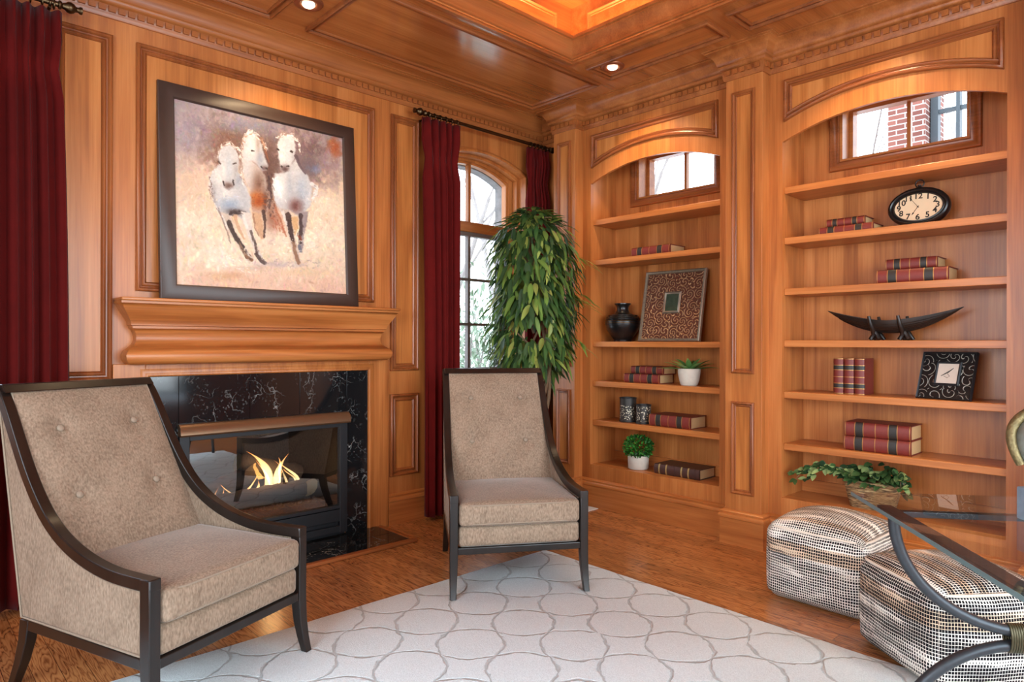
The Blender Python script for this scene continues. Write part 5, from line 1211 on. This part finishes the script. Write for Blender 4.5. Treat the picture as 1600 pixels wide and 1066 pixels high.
# ---- left bookcase ornaments
def turned(name, x, y, z, prof, matl, label, cat, seg=40, group=None, part='body'):
    o = thing(name, (x,y,z), label, cat, group); MB().lathe(prof, seg=seg).build(part, matl, o, smooth=50); return o
vp = [(0.001,0.0),(0.072,0.0),(0.074,0.012)]
for k in range(25):
    t = k/24; z = 0.012+0.19*t; r = 0.074 + 0.068*math.sin(PI*min(1,(t*0.72)+0.04))**1.0 if t < 0.66 else 0.142*math.cos((t-0.66)/0.34*PI*0.40)
    r = 0.070+0.073*math.sin(min(t,0.66)/0.66*PI/2) if t <= 0.66 else 0.143-0.083*((t-0.66)/0.34)**1.9
    vp.append((r, z))
vp += [(0.054,0.212),(0.048,0.226),(0.048,0.240),(0.056,0.256),(0.066,0.264),(0.066,0.270),(0.050,0.270),(0.042,0.25),(0.001,0.24)]
va = turned('vase', 4.115, 3.108, 1.255, vp, BLACK, 'round black ribbed vase with a narrow neck beside the copper picture frame', 'vase', 48)
for z,r in ((0.105,0.1325),(0.118,0.1385),(0.131,0.1425),(0.146,0.1425),(0.160,0.138),(0.09,0.1245),(0.075,0.115),(0.172,0.1305),(0.184,0.119)):
    MB().tube([V((r+0.001)*math.cos(2*PI*k/40),(r+0.001)*math.sin(2*PI*k/40),z) for k in range(40)], 0.0034, 6, True).build('rib', BRONZE if z in (0.131,0.146) else BLACK, va, smooth=80)

va.scale = (0.93, 0.93, 1.08)
def leaning_frame(x, y, z, w, h, bw, lean_, dr, name, label, cat, mats, open_w, open_h, open_c, depth=0.02):
    loc, rz = on(x, y, z, dr); o = thing(name, loc, label, cat, None, rz); M = Matrix.Rotation(-lean_, 4, 'X')
    m = MB(); m.box((-w/2+bw*0.5,0.004,bw*0.5),(w/2-bw*0.5,depth,h-bw*0.5)); m.xform(M); m.build('panel', mats[0], o, smooth=0)
    m = MB(); m.sweep([V(-w/2,0,0),V(w/2,0,0),V(w/2,0,h),V(-w/2,0,h)], [(0,-depth),(0,0.004),(bw*0.3,0.008),(bw*0.8,0.004),(bw,-0.004),(bw,-depth)], (0,-1,0), True); m.xform(M); m.build('outer_rim', mats[1], o, smooth=40)
    cx, cz = open_c; m = MB(); ob = 0.012 if w < 0.3 else 0.018
    m.sweep([V(cx-open_w/2,0.003,cz-open_h/2),V(cx+open_w/2,0.003,cz-open_h/2),V(cx+open_w/2,0.003,cz+open_h/2),V(cx-open_w/2,0.003,cz+open_h/2)], [(0,0),(0,0.006),(-ob*0.5,0.010),(-ob,0.005),(-ob,0)], (0,-1,0), True); m.xform(M); m.build('inner_rim', mats[1], o, smooth=40)
    m = MB(); m.box((cx-open_w/2,-0.001,cz-open_h/2),(cx+open_w/2,0.003,cz+open_h/2)); m.xform(M); m.build('picture', mats[2], o, smooth=0)
    return o
DARKPIC = plain('dark_green_photo', srgb(54,62,50), 0.15, noise=0.5, nscale=30)
leaning_frame(4.055, 2.668, 1.258, 0.488, 0.525, 0.022, 0.21, 3, 'picture_frame', 'large embossed copper picture frame with a tiny centre opening beside the black vase', 'picture frame', (COPPER, SILVER, DARKPIC), 0.100, 0.125, (0.0,0.285), 0.02)

# succulent
random.seed(31)
su = thing('succulent', (4.05, 2.49, 0.953), 'spiky green succulent in a cream cement pot beside red books', 'plant')
MB().lathe([(0.001,0.0),(0.052,0.0),(0.058,0.006),(0.068,0.04),(0.076,0.085),(0.077,0.116),(0.070,0.118),(0.066,0.100),(0.001,0.098)], seg=32).build('pot', CEMENT, su, smooth=50)
MB().lathe([(0.001,0.096),(0.067,0.099),(0.060,0.106),(0.001,0.108)], seg=20).build('soil', SOIL, su, smooth=50)
lv = []
for k in range(17):
    a = k*2.399; e = 0.12+0.055*k; o_ = V(math.cos(a),math.sin(a),0)
    lv.append((V(0,0,0.10)+o_*0.012, o_*math.cos(e)+V(0,0,math.sin(e)*0.9+0.08), V(0,0,1), 0.222-0.006*k, 0.042, 0.16, green((0.5,srgb(96,140,76)),(0.5,srgb(156,178,96)))))
leafmesh('leaf_rosette', LEAF, lv, su, False, 0.45, 6)

def candle(x, y, r, h, label):
    o = thing('candle_holder', (x,y,0.655), label, 'candle holder', 'pierced metal candle holders')
    MB().lathe([(0.001,0.0),(r,0.0),(r,h),(r-0.004,h),(r-0.004,0.006),(0.001,0.006)], seg=36).build('pierced_sleeve', PIERCED, o, smooth=40)
    for z in (0.004, h-0.004): MB().tube([V((r+0.001)*math.cos(2*PI*k/32),(r+0.001)*math.sin(2*PI*k/32),z) for k in range(32)], 0.0035, 6, True).build('rim_band', BLACKMETAL, o, smooth=70)
candle(4.075, 3.026, 0.062, 0.182, 'taller pierced metal candle holder on the left bookcase')
candle(4.065, 2.879, 0.054, 0.140, 'shorter pierced metal candle holder next to the thick red book')

tp0 = thing('topiary', (4.06, 2.92, 0.318), 'round green topiary ball in a white pot beside the brown book', 'plant')
MB().lathe([(0.001,0.0),(0.068,0.0),(0.075,0.006),(0.077,0.10),(0.070,0.102),(0.068,0.085),(0.001,0.083)], seg=32).build('pot', CEMENT, tp0, smooth=50)
MB().lathe([(0.001,0.082),(0.069,0.084),(0.060,0.092),(0.001,0.094)], seg=20).build('soil', SOIL, tp0, smooth=50)
random.seed(8); lv = []
for k in range(1100):
    d = V(random.gauss(0,1),random.gauss(0,1),random.gauss(0,1)).normalized(); b = V(0,0,0.158)+V(d.x*0.105,d.y*0.105,d.z*0.088)*random.uniform(0.72,1.0)
    if b.z < 0.088: continue
    lv.append((b, d+V(random.uniform(-.8,.8),random.uniform(-.8,.8),random.uniform(-.6,.9)), d, 0.021, 0.015, 0.05, green((0.5,srgb(44,104,36)),(0.35,srgb(72,140,50)),(0.15,srgb(30,74,30)))))
leafmesh('leaf_ball', LEAF, lv, tp0, False, 0.3, 2)

# ---- right bookcase ornaments
ck_loc, ck_rz = on(4.085, 1.112, 1.884, 0)
ck = thing('clock', ck_loc, 'oval black table clock with ivory dial and ring on top', 'clock', None, ck_rz)
CA, CB, CZ = 0.150, 0.108, 0.113; TM = Matrix.Translation((0,0,0)) @ Matrix.Rotation(-0.10, 4, 'X')
def oval(prof):
    return [[V(CA*0+ (CA+o)*math.cos(2*PI*k/64), d, CZ+(CB+o)*math.sin(2*PI*k/64)) for k in range(64)] for o, d in prof]
m = MB(); m.rings(oval([(-0.036,0.055),(-0.002,0.055),(0.0,0.045),(0.0,0.012),(-0.006,0.003),(-0.014,0.0),(-0.020,0.004),(-0.022,0.009),(-0.026,0.006),(-0.031,0.006),(-0.035,0.013)]), True, False); m.xform(TM); m.build('case', BLACK, ck, smooth=50)
m = MB(); m.rings(oval([(-0.036,0.054),(-0.10,0.054)])); m.xform(TM); m.build('back', BLACK, ck, smooth=0)
m = MB(); m.rings(oval([(-0.034,0.0125),(-0.107,0.0118)]), True, True); m.xform(TM); m.build('dial', CLOCKFACE, ck, smooth=0)
for k in range(12):
    cu = bpy.data.curves.new('numeral', 'FONT'); cu.body = str(k if k else 12); cu.size = 0.043; cu.align_x = 'CENTER'; cu.align_y = 'CENTER'; cu.extrude = 0.0004
    cu.offset = 0.0009; tmp = bpy.data.objects.new('numeral_outline', cu); COL.objects.link(tmp); bpy.context.view_layer.update()
    nm_ = bpy.data.meshes.new_from_object(tmp.evaluated_get(bpy.context.evaluated_depsgraph_get())); bpy.data.objects.remove(tmp); nm_.materials.clear(); nm_.materials.append(INK)
    o = bpy.data.objects.new('numeral', nm_); COL.objects.link(o); o.parent = ck
    a = PI/2 - 2*PI*k/12
    o.matrix_local = TM @ Matrix.Translation((0.094*math.cos(a), 0.0108, CZ+0.058*math.sin(a))) @ Matrix.Rotation(PI/2, 4, 'X')
def hand(ang, L, w):
    m = MB(); c, s = math.cos(ang), math.sin(ang); P = lambda u, v: V(u*c - v*s, 0.0098, CZ + (u*s + v*c))
    pts = [(-0.008,-w*0.4),(L*0.70,-w*0.35),(L*0.74,-w*1.6),(L,0.0),(L*0.74,w*1.6),(L*0.70,w*0.35),(-0.008,w*0.4)]
    m.prism(pts, lambda u,v,d: P(u,v)+V(0,d,0), 0.0, 0.0008); m.xform(TM); m.build('hand', INK, ck, smooth=0)
hand(PI/2+math.radians(37), 0.074, 0.0022); hand(PI/2+math.radians(146), 0.052, 0.0026)
m = MB().sphere((0,0.0095,CZ), 0.004, u=12, v=8); m.xform(TM); m.build('hub', INK, ck, smooth=70)
m = MB(); m.lathe([(0.016,0.0),(0.010,0.006),(0.008,0.012),(0.009,0.018),(0.001,0.022)], (0,0.03,2*CZ-0.006), 16); m.xform(TM); m.build('crown_knob', BLACK, ck, smooth=60)
m = MB(); m.tube([V(0.021*math.cos(2*PI*k/24), 0.03, 2*CZ+0.020+0.021*math.sin(2*PI*k/24)) for k in range(24)], 0.0032, 8, True); m.xform(TM); m.build('ring', BLACK, ck, smooth=70)

# boat-shaped bowl on two stands
bo = thing('boat_bowl', on(4.10, 1.24, 1.265)[0], 'long dark wooden boat shaped bowl on two forked feet', 'bowl', None, RB)
rs = []; NB = 40
for i in range(NB+1):
    s_ = -1+2*i/NB; x = 0.343*s_; sag = abs(s_)**2.1
    zt = 0.115+0.062*abs(s_)**1.7 - 0.004*(1-abs(s_)); zb = 0.040+0.134*sag**0.95; w_ = 0.075*max(0.0,1-abs(s_)**1.6)+0.004
    zb = min(zb, zt-0.004)
    ring = []
    for k in range(9): 
        a = PI*k/8; ring.append(V(x, -w_*math.cos(a), zt-(zt-zb)*math.sin(a)**0.8))
    for k in range(9):
        a = PI-PI*k/8; ring.append(V(x, -(w_-0.003)*math.cos(a)*0.92, zt-max(0.0005,(zt-zb)-0.006)*math.sin(a)**0.8))
    rs.append(ring)
BOAT = wood('dark_carved_wood', 'X', srgb(20,14,12), srgb(38,26,20), srgb(58,40,30), rough=0.4)
MB().rings(rs, True, True).build('hull', BOAT, bo, smooth=60)
for j in range(6):
    off = 0.2+0.12*j
    pts = []
    for i in range(4, NB-3):
        s_ = -1+2*i/NB; sag = abs(s_)**2.1; zt = 0.115+0.062*abs(s_)**1.7; zb = 0.040+0.134*sag**0.95; w_ = 0.075*max(0.0,1-abs(s_)**1.6)+0.004; a = PI/2*off
        pts.append(V(0.343*s_, -w_*math.cos(a)-0.0005, zt-(zt-min(zb,zt-0.004))*math.sin(a)**0.8))
    MB().tube(pts, 0.0016, 5).build('carved_line', BOAT, bo, smooth=70)
for xx in (-0.075, 0.072):
    m = MB()
    for sy in (-1,1):
        m.tube([V(xx-0.020,sy*0.040,0.004),V(xx-0.006,sy*0.030,0.03),V(xx-0.004,sy*0.050,0.060),V(xx-0.010,sy*0.078,0.100),V(xx-0.016,sy*0.080,0.136)], [0.012,0.013,0.013,0.011,0.008], 8)
        m.tube([V(xx+0.026,sy*0.040,0.004),V(xx+0.012,sy*0.030,0.03),V(xx-0.004,sy*0.036,0.055)], [0.012,0.013,0.012], 8)
    m.tube([V(xx,-0.04,0.036),V(xx,0.04,0.036)], 0.010, 8)
    m.build('foot', BOAT, bo, smooth=70)

PHOTO = plain('pale_picture_print', srgb(206,188,172), 0.5, noise=0.06, nscale=30)
f2 = leaning_frame(4.025, 0.975, 0.957, 0.262, 0.262, 0.008, 0.35, -10, 'picture_frame', 'square black picture frame with silver scrolls and pale centre print', 'picture frame', (BLACKSCROLL, BLACKMETAL, PHOTO), 0.098, 0.108, (0.005,0.142), 0.016)
m = MB(); m.tube([V(-0.024,-0.0022,0.128),V(0.008,-0.0022,0.150),V(0.030,-0.0022,0.172)], [0.0012,0.003,0.0012], 6); m.tube([V(-0.012,-0.0018,0.128),V(0.006,-0.0018,0.118),V(0.016,-0.0018,0.128),V(0.004,-0.0018,0.142)], 0.0010, 5); m.xform(Matrix.Rotation(-0.35,4,'X')); m.build('print_drawing', INK, f2, smooth=60)

# ivy basket
bk = thing('ivy_basket', (4.075, 1.325, 0.318), 'wicker basket of trailing ivy on the bottom of the right bookcase', 'plant')
secs = []
for z, hx, hy in ((0.0,0.062,0.112),(0.05,0.068,0.124),(0.10,0.073,0.136),(0.145,0.077,0.146)):
    e = lambda c: math.copysign(abs(c)**0.5, c); secs.append([V(hx*e(math.cos(2*PI*k/40)),hy*e(math.sin(2*PI*k/40)),z) for k in range(40)])
MB().rings(secs).build('basket', BASKET, bk, smooth=60)
MB().tube([V(0.078*math.copysign(abs(math.cos(2*PI*k/40))**0.5,math.cos(2*PI*k/40)),0.147*math.copysign(abs(math.sin(2*PI*k/40))**0.5,math.sin(2*PI*k/40)),0.145) for k in range(40)], 0.008, 8, True).build('basket_rim', BASKET, bk, smooth=70)
random.seed(17); lv = []; m = MB()
IV = ((0.45,srgb(62,92,50)),(0.25,srgb(40,66,40)),(0.30,srgb(148,166,104)))
for k in range(170):
    a = random.uniform(0,2*PI); r = random.uniform(0,1)**0.5; b = V(0.075*r*math.cos(a)-0.01,0.155*r*math.sin(a),0.15+random.uniform(0,0.105)*(1-r*r*0.6)); o_ = V(math.cos(a)*0.5-0.25,math.sin(a),0)
    lv.append((b, o_*0.6+V(-0.3,random.uniform(-.5,.5),random.uniform(-0.3,0.5)), V(-0.6,0,0.8), random.uniform(0.035,0.06), random.uniform(0.032,0.052), 0.25, green(*IV)))
for vines in range(9):
    left = vines < 6; y0_ = 0.10 if left else -0.12; sgn = 1 if left else -1; L_ = random.uniform(0.10,0.30) if left else random.uniform(0.05,0.10); pts = []
    for k in range(8):
        t = k/7; pts.append(V(-0.06-0.05*t+random.uniform(-.01,.01), y0_+sgn*L_*t, 0.17+0.07*math.sin(t*2.6)*random.uniform(0.8,1.1)-0.10*t*t*random.uniform(0.3,1)))
    m.tube(pts, 0.0018, 5)
    for k in range(1,8):
        for _ in range(2): lv.append((pts[k], V(-0.5+random.uniform(-.4,.4),sgn*0.5+random.uniform(-.7,.7),random.uniform(-0.6,0.5)), V(-0.7,0,0.7), random.uniform(0.032,0.05), random.uniform(0.03,0.042), 0.2, green(*IV)))
m.build('vine', BARK, bk, smooth=70); leafmesh('ivy_leaves', LEAF, lv, bk, False, 0.2, 3)

# ================================================================ OUTSIDE
gm = MB(); gm.box((-12,4.4,-0.45),(16,26,-0.3)); gm.box((4.6,-14,-0.45),(26,4.4,-0.3)); gm.box((-12,-16,-0.45),(4.6,-1.9,-0.3)); gm.box((-14,-1.9,-0.45),(-1.9,4.4,-0.3)); struct(gm.build('ground_outside', SNOW, smooth=0), 'pale winter ground outside')
def tree(x, y, h, r, seed, label, spread=0.5, depth=4, lean=(0,0)):
    random.seed(seed); m = MB()
    def grow(p, d, L, rad, lev):
        pts = [p]; q = p.copy(); dd = d.copy()
        for k in range(5): dd = (dd+V(random.uniform(-.12,.12),random.uniform(-.12,.12),random.uniform(-.03,.09))).normalized(); q = q+dd*L/5; pts.append(q.copy())
        m.tube(pts, [rad*(1-0.10*k) for k in range(6)], 7 if lev < 2 else 5)
        if lev < depth:
            for j in range(3 if lev else 5):
                k = random.randint(2,5); a = random.uniform(0,2*PI); nd = (dd + V(math.cos(a),math.sin(a),random.uniform(-0.1,0.6))*random.uniform(0.5,0.9)*spread*1.6).normalized()
                grow(pts[k], nd, L*random.uniform(0.5,0.72), rad*(1-0.10*k)*0.55, lev+1)
    grow(V(x,y,-0.32), V(lean[0],lean[1],1).normalized(), h*0.55, r, 0)
    return tag(m.build('bare_tree', TREEBARK, smooth=70), label, 'tree', 'bare winter trees outside')
tree(6.3, 8.3, 7.5, 0.12, 4, 'thick pale bare tree seen through the arched window', 0.5)
tree(8.4, 9.4, 8.0, 0.15, 9, 'bare tree farther behind the arched window', 0.6)
tree(8.2, 6.35, 6.5, 0.12, 14, 'bare tree seen at the left of the left high window', 0.45, 3)
tree(9.2, 2.95, 5.6, 0.05, 27, 'thin bare tree beside the brick pier outside the right high window', 0.45, 4)
tree(12.0, 2.6, 8.0, 0.20, 33, 'dark crooked tree seen through the steel window frame outside', 0.6)
def shrub(x, y, r, h, seed, label):
    random.seed(seed); t = thing('evergreen_shrub', (x,y,-0.3), label, 'shrub', 'evergreen shrubs outside the window'); lv = []
    for _ in range(1500):
        d = V(random.gauss(0,1),random.gauss(0,1),abs(random.gauss(0,1))).normalized(); b = V(d.x*r,d.y*r,d.z*h)*random.uniform(0.5,1.0)
        lv.append((b, d+V(random.uniform(-.9,.9),random.uniform(-.9,.9),random.uniform(-.7,.4)), V(0,0,1), random.uniform(0.09,0.20), random.uniform(0.03,0.06), 0.2, green((0.4,srgb(150,166,140)),(0.3,srgb(190,198,176)),(0.3,srgb(104,118,92)))))
    leafmesh('foliage', LEAF, lv, t, False, 0.2, 2); m = MB()
    for _ in range(10):
        d = V(random.gauss(0,1),random.gauss(0,1),abs(random.gauss(0,1))+0.5).normalized(); m.tube([V(0,0,0.02),V(d.x*r*0.4,d.y*r*0.4,d.z*h*0.5),V(d.x*r*0.95,d.y*r*0.95,d.z*h*0.92)], [0.03,0.018,0.006], 6)
    m.build('branches', TREEBARK, t, smooth=70)
shrub(4.75, 5.75, 0.80, 2.15, 3, 'pale evergreen shrub low outside the arched window, left part')
shrub(6.05, 6.9, 0.95, 2.7, 5, 'evergreen shrub outside the arched window, behind the potted tree')
shrub(9.6, 11.6, 1.2, 2.4, 6, 'evergreen shrub farthest outside the arched window')
pi_ = tag(MB().box((8.0,2.10,-0.3),(8.7,2.46,5.6)).build('brick_pier', BRICK, smooth=0), 'red brick pier outside the right high window', 'pier')
sw = thing('steel_window', (8.2,1.45,-0.3), 'dark grey steel framed window beside the brick pier outside', 'window')
m = MB()
for y_,w_ in ((2.055,0.07),(1.84,0.035),(1.60,0.075),(1.30,0.035),(1.05,0.07)): m.box((8.15,y_-w_/2,0.5),(8.25,y_+w_/2,5.5))
m.build('mullions', STEELDARK, sw, True, smooth=0)
m = MB()
for z_ in (0.5,1.2,1.9,2.6,3.28,3.72,4.4,5.45): m.box((8.17,1.05,z_-0.018),(8.23,2.085,z_+0.018))
m.build('glazing_bars', STEELDARK, sw, True, smooth=0)
m = MB(); m.box((8.1,1.0,-0.3),(8.3,2.09,0.46)); m.build('base_wall', BRICK, sw, True, smooth=0)
